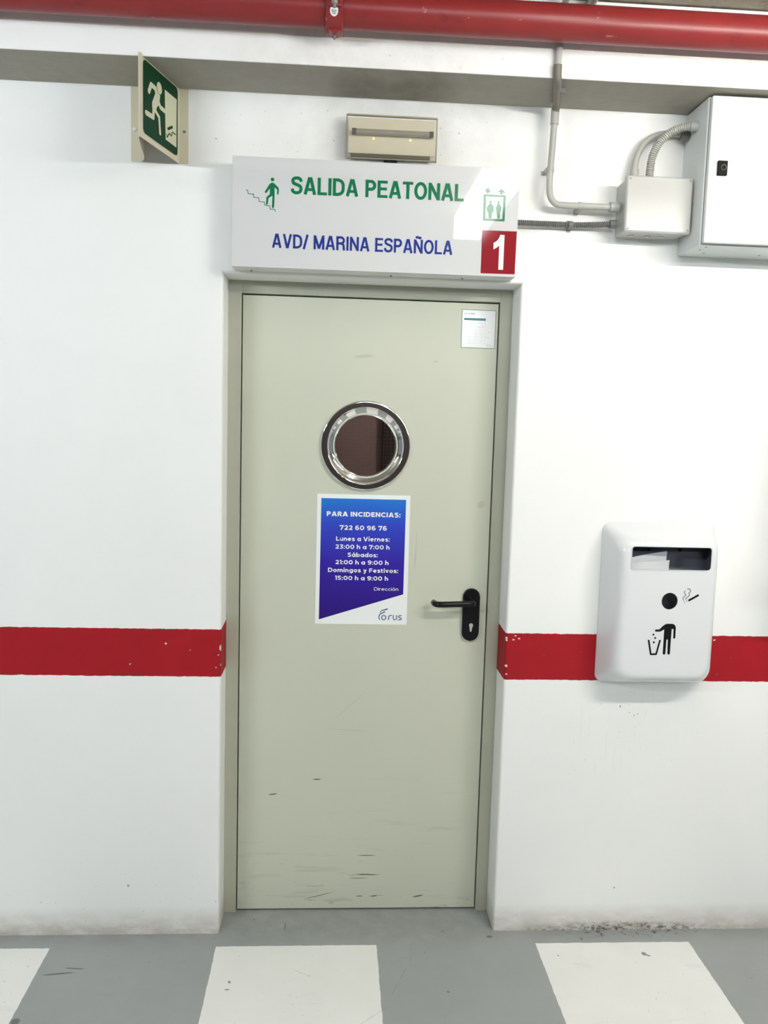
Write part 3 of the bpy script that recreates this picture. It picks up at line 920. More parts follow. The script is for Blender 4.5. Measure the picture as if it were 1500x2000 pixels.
# ------------------------------------------------------------------ signs
def build_exit_board():
    t = thing('direction_sign', 'wide white sign board over the door reading SALIDA PEATONAL', 'sign', (0.07, -0.035, 2.087))
    y0 = -0.0700
    put('sign_housing', B(-0.3435, 0.4835, y0 + 0.004, 0.0, 2.0875, 2.3945, 0.002), M['sign_shell'], t, 40)
    put('sign_face', B(-0.3435, 0.4835, y0, y0 + 0.004, 2.0875, 2.3945, 0.0012), M['sign_white'], t, 40)
    fn = on_front(y0 - 0.0006)
    bm = grotesk(bmesh.new(), 'SALIDA PEATONAL', -0.1765, 0.3225, 2.2960, 0.0480, fn)
    flat('green_lettering', bm, M['green'], t)
    bm = grotesk(bmesh.new(), 'AVD/ MARINA ESPAÑOLA', -0.2290, 0.2945, 2.1440, 0.0395, fn, 0.075, 0.9)
    flat('blue_lettering', bm, M['blue'], t)
    bm = bmesh.new()
    disc(bm, -0.2297, 2.3333, 0.0050, 0.0050, fn)
    poly(bm, [(-0.2308, 2.3251), (-0.2242, 2.3225), (-0.2129, 2.3119), (-0.2109, 2.3068), (-0.2121, 2.2927), (-0.2163, 2.2925), (-0.216, 2.3054),
              (-0.2234, 2.3119), (-0.2231, 2.2915), (-0.224, 2.2574), (-0.2279, 2.2532), (-0.2303, 2.2553), (-0.2291, 2.2885), (-0.2404, 2.2812),
              (-0.2416, 2.2669), (-0.2444, 2.262), (-0.2472, 2.2633), (-0.2463, 2.2837), (-0.2366, 2.2927), (-0.2368, 2.3079), (-0.2471, 2.2946),
              (-0.2518, 2.2975), (-0.2381, 2.3203)], fn)
    stroke(bm, [(-0.3048, 2.3009), (-0.2995, 2.3007), (-0.2982, 2.291), (-0.2826, 2.2905), (-0.2823, 2.2815), (-0.2679, 2.281), (-0.2671, 2.2708),
                (-0.2519, 2.2703), (-0.2509, 2.2613), (-0.2366, 2.2605), (-0.2358, 2.2512), (-0.222, 2.2507), (-0.2203, 2.2451)], 0.0017, fn)
    flat('stair_pictogram', bm, M['green'], t)
    bm = bmesh.new()
    o4 = [(0.3798, 2.3190), (0.4450, 2.3186), (0.4440, 2.2449), (0.3805, 2.2447)]
    i4 = [(0.3868, 2.3135), (0.4380, 2.3130), (0.4374, 2.2511), (0.3873, 2.2509)]
    for k in range(4):
        poly(bm, [o4[k], o4[(k + 1) % 4], i4[(k + 1) % 4], i4[k]], fn)
    disc(bm, 0.4011, 2.2975, 0.0036, 0.0036, fn); disc(bm, 0.4240, 2.2978, 0.0034, 0.0034, fn)
    poly(bm, [(0.398, 2.2932), (0.4052, 2.293), (0.411, 2.2838), (0.4106, 2.2716), (0.4063, 2.2671), (0.4051, 2.252), (0.397, 2.252), (0.3955, 2.2675), (0.3917, 2.2708), (0.3903, 2.2829)], fn)
    poly(bm, [(0.4214, 2.2937), (0.4278, 2.2935), (0.4337, 2.283), (0.4314, 2.2716), (0.4297, 2.269), (0.4292, 2.253), (0.4223, 2.253), (0.4197, 2.2703), (0.4165, 2.2823)], fn)
    poly(bm, [(0.3811, 2.3326), (0.388, 2.3315), (0.3885, 2.3367), (0.3939, 2.3366), (0.3945, 2.3311), (0.4018, 2.3309), (0.3915, 2.3209)], fn)
    poly(bm, [(0.4314, 2.3365), (0.4436, 2.3254), (0.435, 2.3263), (0.4349, 2.3211), (0.4284, 2.3212), (0.4282, 2.3263), (0.421, 2.3265)], fn)
    flat('lift_pictogram', bm, M['green'], t)
    bm = bmesh.new()
    poly(bm, [(0.3794, 2.2176), (0.4815, 2.2180), (0.4806, 2.0958), (0.3797, 2.0952)], fn)
    nb = flat('number_square', bm, M['red_vinyl'], t, label='red square with a white figure one')
    bm = bmesh.new()
    poly(bm, [(0.4144, 2.1831), (0.4200, 2.1860), (0.4262, 2.1915), (0.4305, 2.1985), (0.4333, 2.2065), (0.4457, 2.2063), (0.4455, 2.1072), (0.4313, 2.1072), (0.4314, 2.1755), (0.4240, 2.1695), (0.4148, 2.1642)], on_front(y0 - 0.0010))
    flat('white_number', bm, M['white_vinyl'], nb)
    for x in (-0.292, 0.120, 0.333):
        bm = bmesh.new()
        cyl(bm, (x, -0.018, 2.0882), (x, -0.018, 2.0850), 0.0028, 12)
        put('screw', bm, M['dark_gland'], t, 40, 'small dark screw under the sign')
build_exit_board()

def build_flag_sign():
    t = thing('exit_sign', 'cream wedge-shaped exit sign with green running figure, high left of door', 'sign', (-0.562, -0.06, 2.3855))
    z0, z1 = 2.3855, 2.5985
    plan = [(-0.643, -0.0012), (-0.620, -0.0012)] + [(p.x, p.y) for p in catmull([Vector((-0.615, -0.0025, 0)), Vector((-0.603, -0.020, 0)), Vector((-0.593, -0.058, 0)), Vector((-0.585, -0.12, 0)), Vector((-0.5705, -0.2195, 0))], 6)]
    plan += [(-0.568, -0.2205), (-0.5665, -0.2175), (-0.5090, -0.0065), (-0.5055, -0.0020), (-0.4795, -0.0012)]
    bm = bmesh.new()
    lo = [bm.verts.new((x, y, z0)) for x, y in plan]
    hi = [bm.verts.new((x, y, z1)) for x, y in plan]
    for i in range(len(plan) - 1):
        bm.faces.new((lo[i], lo[i + 1], hi[i + 1], hi[i]))
    bmesh.ops.recalc_face_normals(bm, faces=bm.faces)
    bmesh.ops.solidify(bm, geom=list(bm.faces), thickness=0.0012)
    put('folded_panel', bm, M['exit_cream'], t, 25)
    P0, P1 = Vector((-0.568, -0.22)), Vector((-0.507, 0.0))
    dd = (P1 - P0).normalized()
    nn = Vector((dd.y, -dd.x))
    def plane(off):
        return lambda u, v: Vector((P0.x + dd.x * u + nn.x * off, P0.y + dd.y * u + nn.y * off, v))
    D = (nn.x, nn.y, 0)
    f1, f2, f3 = plane(0.0034), plane(0.0039), plane(0.0044)
    gp = flat('green_panel', _poly(rrect(0.0135, 0.2140, 2.4010, 2.5885, 0.013), f1), M['exit_green'], t, D, 'dark green printed panel of the exit sign')
    bm = bmesh.new()
    poly(bm, [(0.1331, 2.5550), (0.2066, 2.5555), (0.2050, 2.4225), (0.1385, 2.4235)], f2)
    dp = flat('door_pictogram', bm, M['exit_pale'], gp, D)
    bm = bmesh.new()
    disc(bm, 0.1019, 2.5465, 0.0150, 0.0155, f2)
    stroke(bm, [(0.0430, 2.5165), (0.0549, 2.5380), (0.080, 2.5370)], 0.0135, f2, True)
    poly(bm, [(0.0780, 2.5435), (0.0935, 2.5310), (0.1062, 2.5290), (0.1038, 2.5161), (0.0992, 2.5022), (0.0877, 2.491), (0.082, 2.4785), (0.0707, 2.4785), (0.0602, 2.4811), (0.0603, 2.4949), (0.0783, 2.524), (0.0720, 2.534)], f2)
    stroke(bm, [(0.1000, 2.5060), (0.1077, 2.4985), (0.1310, 2.4975)], 0.0125, f2, True)
    stroke(bm, [(0.0690, 2.4842), (0.0668, 2.4580), (0.0275, 2.4560)], 0.0135, f2, True)
    stroke(bm, [(0.0763, 2.4800), (0.1000, 2.4695), (0.1060, 2.4290)], 0.0110, f2, True)
    flat('running_figure', bm, M['exit_pale'], gp, D)
    bm = bmesh.new()
    stroke(bm, [(0.1494, 2.4551), (0.1803, 2.4714)], 0.0075, f3, False)
    stroke(bm, [(0.143, 2.4395), (0.147, 2.4319), (0.1591, 2.4467), (0.1746, 2.4446), (0.1786, 2.4565), (0.1994, 2.4565)], 0.0032, f3)
    flat('printed_marks', bm, M['exit_green'], gp, D)
    bm = bmesh.new(); cyl(bm, (-0.633, -0.0012, 2.474), (-0.633, -0.0060, 2.474), 0.0052, 14)
    put('screw', bm, M['white_vinyl'], t, 40, 'bright steel screw head')
    bm = bmesh.new(); cyl(bm, (-0.491, -0.0012, 2.474), (-0.491, -0.0042, 2.474), 0.0040, 14)
    put('screw', bm, M['dark_gland'], t, 40, 'dark screw head')

def _poly(pts, fn):
    bm = bmesh.new()
    poly(bm, pts, fn)
    return bm
build_flag_sign()

def build_poster():
    t = thing('notice_poster', 'blue and white notice with phone number taped under the round window', 'poster', (0.062, 0.1245, 0.993))
    put('poster_sheet', B(-0.0885, 0.2122, 0.1236, 0.1249, 0.9930, 1.4198), M['paper'], t)
    fn, f2 = on_front(0.1232), on_front(0.1229)
    flat('blue_panel', _poly([(-0.0752, 1.4060), (0.1983, 1.4060), (0.1981, 1.0952), (-0.0757, 1.0080)], fn), M['poster_blue'], t)
    lines = [('PARA INCIDENCIAS:', -0.0570, 0.1815, 1.3482, 0.0154, 0.235), ('722 60 96 76', -0.0146, 0.1383, 1.3044, 0.0150, 0.21),
             ('Lunes a Viernes:', -0.0252, 0.1486, 1.2685, 0.0140, 0.20), ('23:00 h a 7:00 h', -0.0270, 0.1490, 1.2425, 0.0138, 0.20),
             ('Sábados:', 0.0132, 0.1109, 1.2163, 0.0138, 0.20), ('21:00 h a 9:00 h', -0.0260, 0.1470, 1.1917, 0.0138, 0.20),
             ('Domingos y Festivos:', -0.0493, 0.1791, 1.1656, 0.0138, 0.20), ('15:00 h a 9:00 h', -0.0261, 0.1470, 1.1398, 0.0138, 0.20),
             ('Dirección', 0.1021, 0.1813, 1.1066, 0.0108, 0.125)]
    for body, a, b, v, cap, wt in lines:
        flat('white_lettering', geometric_line(bmesh.new(), body, a, b, v, cap, f2, wt), M['white_vinyl'], t)
    bm = bmesh.new()
    def swoosh(pts, w0, w1):
        c = curve2(pts, 6)
        n = len(c)
        for i in range(n - 1):
            (a, b), (e, d) = c[i], c[i + 1]
            L = math.hypot(e - a, d - b) or 1e-9
            nx, ny = -(d - b) / L, (e - a) / L
            h0, h1 = (w0 + (w1 - w0) * i / (n - 1)) / 2, (w0 + (w1 - w0) * (i + 1) / (n - 1)) / 2
            poly(bm, [(a + nx * h0, b + ny * h0), (a - nx * h0, b - ny * h0), (e - nx * h1, d - ny * h1), (e + nx * h1, d + ny * h1)], fn)
    swoosh([(0.1225, 1.0090), (0.1204, 1.0190), (0.1239, 1.0275), (0.1336, 1.0330), (0.1400, 1.0362)], 0.0028, 0.0040)
    swoosh([(0.1230, 1.0325), (0.1285, 1.0395), (0.1395, 1.0432), (0.1485, 1.0458)], 0.0020, 0.0048)
    w = 0.0030
    stroke(bm, [(0.1365 + 0.0070 * math.cos(a * math.pi / 12), 1.0168 + 0.0070 * math.sin(a * math.pi / 12)) for a in range(25)], w, fn)
    stroke(bm, curve2([(0.1528, 1.0100), (0.153, 1.0197), (0.1561, 1.0234), (0.1625, 1.0240)], 5), w, fn)
    stroke(bm, curve2([(0.1676, 1.0242), (0.1677, 1.0149), (0.1708, 1.0106), (0.1755, 1.0106), (0.1784, 1.0149), (0.1786, 1.0242)], 5), w, fn)
    stroke(bm, curve2([(0.1940, 1.0238), (0.1872, 1.0236), (0.1850, 1.0206), (0.1880, 1.0174), (0.1925, 1.0163), (0.1943, 1.0130), (0.1912, 1.0102), (0.1843, 1.0102)], 5), w, fn)
    flat('logo_print', bm, M['logo'], t, label='slate blue word logo at the foot of the poster')
build_poster()

def build_sticker():
    t = thing('inspection_sticker', 'small white inspection label with teal bar, top right corner of door', 'sticker', (0.4128, 0.1247, 1.8965))
    put('label_sheet', B(0.3583, 0.4672, 0.1241, 0.1249, 1.8966, 2.0166), M['teal_edge'], t, None, 'teal edged backing')
    f0, fn = on_front(0.1239), on_front(0.1236)
    flat('white_field', _poly([(0.3600, 2.0148), (0.4655, 2.0148), (0.4655, 1.8983), (0.3600, 1.8983)], f0), M['white_vinyl'], t)
    flat('teal_bar', _poly([(0.3648, 1.9906), (0.4350, 1.9906), (0.4350, 1.9832), (0.3648, 1.9832)], fn), M['teal'], t)
    flat('grey_lettering', lettering(bmesh.new(), 'genesis', 0.3650, 0.3990, 2.0010, 0.0085, fn, 0.01), M['violet_print'], t)
    bm = bmesh.new()
    for i in range(7):
        z = 1.9740 - i * 0.0105
        stroke(bm, [(0.3650, z), (0.4340, z)], 0.0004, fn, False)
    for x in (0.3650, 0.3825, 0.4030, 0.4230, 0.4340):
        stroke(bm, [(x, 1.9800), (x, 1.9110)], 0.0004, fn, False)
    for x, z, w in ((0.367, 1.9775, 0.012), (0.388, 1.9775, 0.010), (0.408, 1.9770, 0.009), (0.368, 1.9640, 0.010), (0.388, 1.9640, 0.008), (0.408, 1.9635, 0.009), (0.4255, 1.9640, 0.005),
                    (0.4430, 1.9480, 0.006), (0.4360, 1.9310, 0.012), (0.4400, 1.9090, 0.014), (0.4400, 1.9045, 0.020)):
        stroke(bm, [(x, z), (x + w, z)], 0.0013, fn, False)
    flat('faint_table', bm, M['pale_print'], t)
build_sticker()

# ------------------------------------------------------------------ emergency light
def build_emergency_light():
    t = thing('emergency_light', 'yellowed unlit emergency light box on the wall above the sign board', 'lamp', (0.11, -0.03, 2.414))
    put('lamp_base', B(-0.008, 0.224, -0.030, 0.0, 2.419, 2.522, 0.003), M['lamp_base'], t, 40)
    put('reflector', B(-0.016, 0.236, -0.034, -0.029, 2.428, 2.528, 0.002), M['lamp_body'], t, 40)
    bm = bmesh.new()
    cyl(bm, (0.004, -0.047, 2.4845), (0.220, -0.047, 2.4845), 0.0078, 18)
    tb = put('lamp_tube', bm, M['lamp_tube'], t, 40, 'thin unlit fluorescent tube')
    for a, b in ((-0.006, 0.006), (0.218, 0.230)):
        bm = bmesh.new(); cyl(bm, (a, -0.047, 2.4845), (b, -0.047, 2.4845), 0.0088, 16)
        put('tube_cap', bm, M['matt_black'], tb, 40)
    for x in (0.0573, 0.1644):
        bm = bmesh.new()
        bmesh.ops.create_uvsphere(bm, u_segments=12, v_segments=8, radius=0.0030)
        bmesh.ops.translate(bm, verts=bm.verts, vec=(x, -0.037, 2.470))
        put('led', bm, M['led'], t, True, 'small glowing yellow indicator')
    # clear cover: front panel and sloping sides
    bm = bmesh.new()
    fr = [(-0.0190, 2.4235), (0.2390, 2.4235), (0.2390, 2.5285), (-0.0190, 2.5285)]
    bk = [(-0.0215, 2.4150), (0.2420, 2.4150), (0.2420, 2.5360), (-0.0215, 2.5360)]
    a = [bm.verts.new((x, -0.0650, z)) for x, z in fr]
    b = [bm.verts.new((x, -0.0290, z)) for x, z in bk]
    bm.faces.new(a[::-1])
    for i in range(4):
        bm.faces.new((a[i], a[(i + 1) % 4], b[(i + 1) % 4], b[i]))
    es = [e for e in bm.edges if not e.is_boundary]
    bmesh.ops.bevel(bm, geom=es, offset=0.003, segments=3, profile=0.5, affect='EDGES')
    put('clear_cover', bm, M['cover'], t, 40, 'clear yellowed plastic cover')
    put('cover_rim', _frame(-0.0225, 0.2430, 2.4140, 2.5370, 0.0030, -0.034, -0.024), M['lamp_trim'], t, 40)
    put('cable_entry', B(0.090, 0.128, -0.026, 0.0, 2.396, 2.420, 0.002), M['matt_black'], t, 40, 'dark cable entry under the lamp')

def _frame(x0, x1, z0, z1, w, y0, y1):
    bm = bmesh.new()
    box(bm, x0, x1, y0, y1, z1 - w, z1)
    box(bm, x0, x1, y0, y1, z0, z0 + w)
    box(bm, x0, x0 + w, y0, y1, z0 + w, z1 - w)
    box(bm, x1 - w, x1, y0, y1, z0 + w, z1 - w)
    return bm
build_emergency_light()

# ------------------------------------------------------------------ red pipe
def build_pipe():
    t = thing('fire_pipe', 'long red sprinkler pipe running under the ceiling along the beam', 'pipe', (0.0, -0.278, 2.658))
    bm = bmesh.new()
    py, pz, r = -0.2770, 2.7040, 0.0452
    cyl(bm, (-5.9, py, pz), (-0.060, py, pz), r, 40)
    cyl(bm, (-0.058, py, pz), (5.9, py, pz), r, 40)
    put('pipe_run', bm, M['pipe'], t, 40)
    # grooved coupling: two-lobed collar with bolt pads below and in front
    bm = bmesh.new()
    xs = [(-0.0840, 0.0460), (-0.0830, 0.0520), (-0.0805, 0.0548), (-0.0405, 0.0548), (-0.0380, 0.0520), (-0.0370, 0.0460)]
    n = 40
    rings = []
    for x, rr in xs:
        ring = []
        for k in range(n):
            a = 2 * math.pi * k / n
            y, z = math.cos(a), math.sin(a)
            rr2 = min(rr + 0.0035 * max(0.0, -z) ** 3, 0.0690 / max(1e-6, y) if y > 0 else 9)
            ring.append(bm.verts.new((x, py + y * rr2, pz + z * rr2)))
        rings.append(ring)
    for a, b in zip(rings, rings[1:]):
        for k in range(n):
            bm.faces.new((a[k], a[(k + 1) % n], b[(k + 1) % n], b[k]))
    bm.faces.new(rings[0]); bm.faces.new(rings[-1][::-1])
    pad = prism(bm, [(-0.0760, 2.6545), (-0.0450, 2.6545), (-0.0440, 2.6465), (-0.0530, 2.6415), (-0.0650, 2.6420), (-0.0740, 2.6470)], py - 0.018, py + 0.016)
    box(bm, -0.0760, -0.0420, py - 0.062, py - 0.036, 2.6853, 2.7283, 0.004)
    cp = put('pipe_coupling', bm, M['pipe'], t, 40, 'red clamp coupling on the pipe')
    bm = bmesh.new()
    cyl(bm, (-0.0600, py - 0.0635, 2.680), (-0.0600, py - 0.0635, 2.729), 0.0042, 12)
    cyl(bm, (-0.0600, py - 0.0635, 2.688), (-0.0600, py - 0.0635, 2.698), 0.0085, 6)
    put('coupling_bolt', bm, M['steel'], cp, 40, 'grey bolt and nut in front of the coupling')
    bm = bmesh.new()
    cyl(bm, (-0.0590, py, 2.6445), (-0.0590, py, 2.6325), 0.0034, 12)
    put('coupling_bolt', bm, M['dark_gland'], cp, 40, 'dark bolt end under the coupling')
    # round sticker wrapped on the coupling front
    bm = bmesh.new()
    Rr = 0.0554
    def wrap(off):
        def f(u, v):
            a = math.pi + math.radians(14) + v / Rr
            return Vector((u, py + (Rr + off) * math.cos(a), pz + (Rr + off) * math.sin(a)))
        return f
    g = wrap(0.0006)
    rg = [[bm.verts.new(g(-0.0610 + 0.0105 * f * math.cos(2 * math.pi * i / 28), 0.012 + 0.0130 * f * math.sin(2 * math.pi * i / 28))) for i in range(28)] for f in (0.08, 0.3, 0.55, 0.8, 1.0)]
    bm.faces.new(rg[0])
    for ra, rb in zip(rg, rg[1:]):
        for i in range(28):
            bm.faces.new((ra[i], ra[(i + 1) % 28], rb[(i + 1) % 28], rb[i]))
    stk = put('round_sticker', facing(bm, (0, -1, -0.2)), M['paper'], cp, 'flat', 'small round white sticker on the coupling')
    bm = bmesh.new()
    for v, w in ((0.0115, 0.0070), (0.0150, 0.0060), (0.0185, 0.0040)):
        stroke(bm, [(-0.0610 - w, v), (-0.0610 + w, v)], 0.0013, wrap(0.0010), False)
    put('sticker_print', facing(bm, (0, -1, -0.2)), M['matt_black'], cp, 'flat', 'small dark print on the round sticker')
build_pipe()

# ------------------------------------------------------------------ conduits, junction box, cabinet
def clip(x, y, z, axis, mat, par, r):
    bm = bmesh.new()
    n = 14
    w = 0.006
    pr = []
    for k in range(n + 1):
        a = math.pi * k / n
        pr.append((math.cos(a) * (r + 0.0015), math.sin(a) * (r + 0.0015)))
    pr = [(pr[0][0] + 0.006, -0.0 - (abs(y) - 0.003)), (pr[0][0], -(abs(y) - 0.003))] + pr + [(pr[-1][0], -(abs(y) - 0.003)), (pr[-1][0] - 0.006, -(abs(y) - 0.003))]
    rows = []
    for s in (-w, w):
        row = []
        for u, v in pr:
            row.append(bm.verts.new((x + u, y - v, z + s) if axis == 'z' else (x + s, y - v, z + u)))
        rows.append(row)
    for i in range(len(pr) - 1):
        bm.faces.new((rows[0][i], rows[0][i + 1], rows[1][i + 1], rows[1][i]))
    bmesh.ops.recalc_face_normals(bm, faces=bm.faces)
    bmesh.ops.solidify(bm, geom=list(bm.faces), thickness=0.0014)
    return put('pipe_clip', bm, mat, par, 40)

def build_conduits():
    t = thing('rigid_conduit', 'pale grey rigid conduit dropping from ceiling and bending into the junction box', 'conduit', (0.58, -0.05, 2.29))
    path = [(0.553, -1.6, 2.780), (0.553, -0.9, 2.780), (0.552, -0.33, 2.780), (0.551, -0.252, 2.779), (0.549, -0.224, 2.765), (0.547, -0.2200, 2.740), (0.545, -0.2200, 2.676), (0.542, -0.2215, 2.615)]
    r = 0.0088
    put('upper_length', sweep(bmesh.new(), resample(catmull(path, 10), 0.008), r, 18), M['grey_plastic'], t, 50)
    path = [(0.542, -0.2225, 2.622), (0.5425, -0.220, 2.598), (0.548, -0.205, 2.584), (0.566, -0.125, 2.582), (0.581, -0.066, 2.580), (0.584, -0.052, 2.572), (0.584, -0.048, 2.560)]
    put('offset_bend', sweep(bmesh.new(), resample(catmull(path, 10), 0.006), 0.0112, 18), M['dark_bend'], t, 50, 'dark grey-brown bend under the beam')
    put('conduit_collar', cyl(bmesh.new(), (0.5842, -0.0480, 2.588), (0.5835, -0.0475, 2.530), 0.0122, 18), M['grey_plastic'], t, 40)
    path = [(0.5835, -0.047, 2.545), (0.581, -0.045, 2.46), (0.5785, -0.044, 2.40), (0.5785, -0.044, 2.355), (0.584, -0.044, 2.325), (0.599, -0.045, 2.3085), (0.625, -0.046, 2.3045), (0.69, -0.048, 2.3040), (0.775, -0.050, 2.3040)]
    put('lower_length', sweep(bmesh.new(), resample(catmull(path, 12), 0.006), 0.0095, 18), M['grey_plastic'], t, 50)
    put('conduit_gland', cyl(bmesh.new(), (0.760, -0.050, 2.3040), (0.786, -0.050, 2.3040), 0.0150, 20), M['gland'], t, 40, 'mid grey gland at the junction box')
    clip(0.5785, -0.044, 2.405, 'z', M['grey_plastic'], t, 0.0097)
    clip(0.672, -0.0475, 2.3040, 'x', M['grey_plastic'], t, 0.0097)
    bm = bmesh.new()
    box(bm, 0.554, 0.585, -0.152, -0.142, 2.5800, 2.5928)
    put('conduit_saddle', bm, M['dark_gland'], t, 40, 'dark saddle under the beam')

    t2 = thing('ceiling_conduit', 'grey conduit at the ceiling beside the bending rigid conduit', 'conduit', (0.6, -1.0, 2.76))
    put('conduit_length', sweep(bmesh.new(), [(0.632, -1.6, 2.783), (0.628, -0.9, 2.783), (0.624, -0.2095, 2.783)], 0.0120, 16), M['grey_plastic'], t2, 50)

    t3 = thing('flexible_conduit', 'dark grey corrugated conduit from sign board to junction box', 'conduit', (0.64, -0.03, 2.24))
    pth = [(0.479, -0.030, 2.2530), (0.52, -0.028, 2.2535), (0.60, -0.025, 2.2540), (0.66, -0.024, 2.2545), (0.72, -0.030, 2.2560), (0.775, -0.040, 2.2580)]
    put('corrugated_hose', corrugated(pth, 0.0088), M['dark_conduit'], t3, 30)
    put('conduit_gland', cyl(bmesh.new(), (0.766, -0.040, 2.2575), (0.786, -0.041, 2.2582), 0.0125, 18), M['dark_gland'], t3, 40)
    clip(0.652, -0.0245, 2.2545, 'x', M['dark_gland'], t3, 0.0090)
build_conduits()

def build_junction_box():
    t = thing('junction_box', 'square pale grey junction box with screwed lid beside the metal cabinet', 'junction box', (0.89, -0.05, 2.225))
    put('box_body', B(0.7945, 0.9830, -0.078, 0.0, 2.2260, 2.3780, 0.006, 3), M['box_plastic'], t, 40)
    bm = B(0.7905, 0.9880, -0.1010, -0.0775, 2.2235, 2.3835, 0.007, 4)
    ld = put('box_lid', bm, M['box_plastic'], t, 40)
    for x, z in ((0.8005, 2.3735), (0.9785, 2.3735), (0.8005, 2.2335), (0.9785, 2.2335)):
        bm = bmesh.new()
        cyl(bm, (x, -0.1005, z), (x, -0.1022, z), 0.0048, 14)
        sc = put('lid_screw', bm, M['box_plastic'], ld, 40)
        a = random.uniform(-0.6, 0.6)
        bm = bmesh.new()
        stroke(bm, [(x - 0.003 * math.cos(a), z - 0.003 * math.sin(a)), (x + 0.003 * math.cos(a), z + 0.003 * math.sin(a))], 0.0016, on_front(-0.1025), False)
        # slot printed as part of the screw mesh material is dark
        flat('screw_slot', bm, M['matt_black'], ld)
    for x in (0.83, 0.88, 0.92):
        bm = bmesh.new()
        cyl(bm, (x, -0.045, 2.2262), (x, -0.045, 2.2245), 0.010, 18)
        put('knockout', bm, M['gland'], t, 40, 'round knockout under the box')

    s = thing('curved_conduit', 'smooth pale conduit arching from junction box behind the corrugated hose', 'conduit', (0.87, -0.03, 2.38))
    pth = [(0.833, -0.036, 2.372), (0.8340, -0.034, 2.410), (0.8375, -0.030, 2.4450), (0.8470, -0.027, 2.4720), (0.8640, -0.026, 2.5000), (0.8900, -0.026, 2.5190), (0.925, -0.027, 2.5280), (0.965, -0.029, 2.5270), (0.994, -0.030, 2.5240)]
    put('conduit_length', sweep(bmesh.new(), resample(catmull(pth, 12), 0.005), 0.0088, 18), M['grey_plastic'], s, 50)
    put('conduit_collar', cyl(bmesh.new(), (0.8333, -0.036, 2.376), (0.8342, -0.034, 2.4180), 0.0125, 18), M['grey_plastic'], s, 40)
    put('conduit_gland', cyl(bmesh.new(), (0.968, -0.029, 2.5268), (0.994, -0.030, 2.5245), 0.0170, 18), M['dark_gland'], s, 40, 'dark gland on the cabinet side')

    c = thing('corrugated_conduit', 'pale corrugated hose arching from junction box top into cabinet side', 'conduit', (0.9, -0.06, 2.38))
    pth = [(0.8705, -0.060, 2.376), (0.8715, -0.060, 2.415), (0.8760, -0.062, 2.4520), (0.8925, -0.066, 2.4880), (0.9200, -0.072, 2.5150), (0.9550, -0.080, 2.5290), (0.990, -0.0886, 2.5300)]
    put('corrugated_hose', corrugated(pth, 0.0118), M['grey_plastic'], c, 30)
    put('conduit_gland', cyl(bmesh.new(), (0.974, -0.085, 2.5300), (0.9945, -0.089, 2.5300), 0.0138, 18), M['gland'], c, 40)
build_junction_box()

def build_cabinet():
    t = thing('electrical_cabinet', 'pale grey metal wall cabinet with black lock under the beam', 'cabinet', (1.2, -0.08, 2.181))
    put('cabinet_body', B(0.993, 1.400, -0.155, 0.0, 2.181, 2.588, 0.003), M['cabinet'], t, 40)
    put('door_gasket', B(0.9975, 1.396, -0.160, -0.1545, 2.1860, 2.583), M['dark_gland'], t, None, 'dark seam behind the cabinet door')
    dr = put('cabinet_door', B(0.9965, 1.397, -0.176, -0.1590, 2.1855, 2.585, 0.0035, 3), M['cabinet'], t, 40)
    lk = put('cabinet_lock', B(1.0205, 1.0475, -0.1850, -0.1755, 2.3690, 2.4085, 0.0015), M['matt_black'], dr, 40, 'black rectangular lock with silver ring')
    bm = lathe_y(bmesh.new(), 1.0355, 2.3895, [(0.0085, -0.1850), (0.0085, -0.1868), (0.0055, -0.1868), (0.0055, -0.1850)], 28)
    put('lock_ring', bm, M['chrome'], dr, 40, 'silver lock ring')
    for x, y in ((1.02, -0.14), (1.02, -0.10), (1.05, -0.06), (1.22, -0.06), (1.30, -0.13)):
        bm = bmesh.new()
        cyl(bm, (x, y, 2.1812), (x, y, 2.1798), 0.0032, 10)
        put('rivet', bm, M['gland'], t, 40)
build_cabinet()

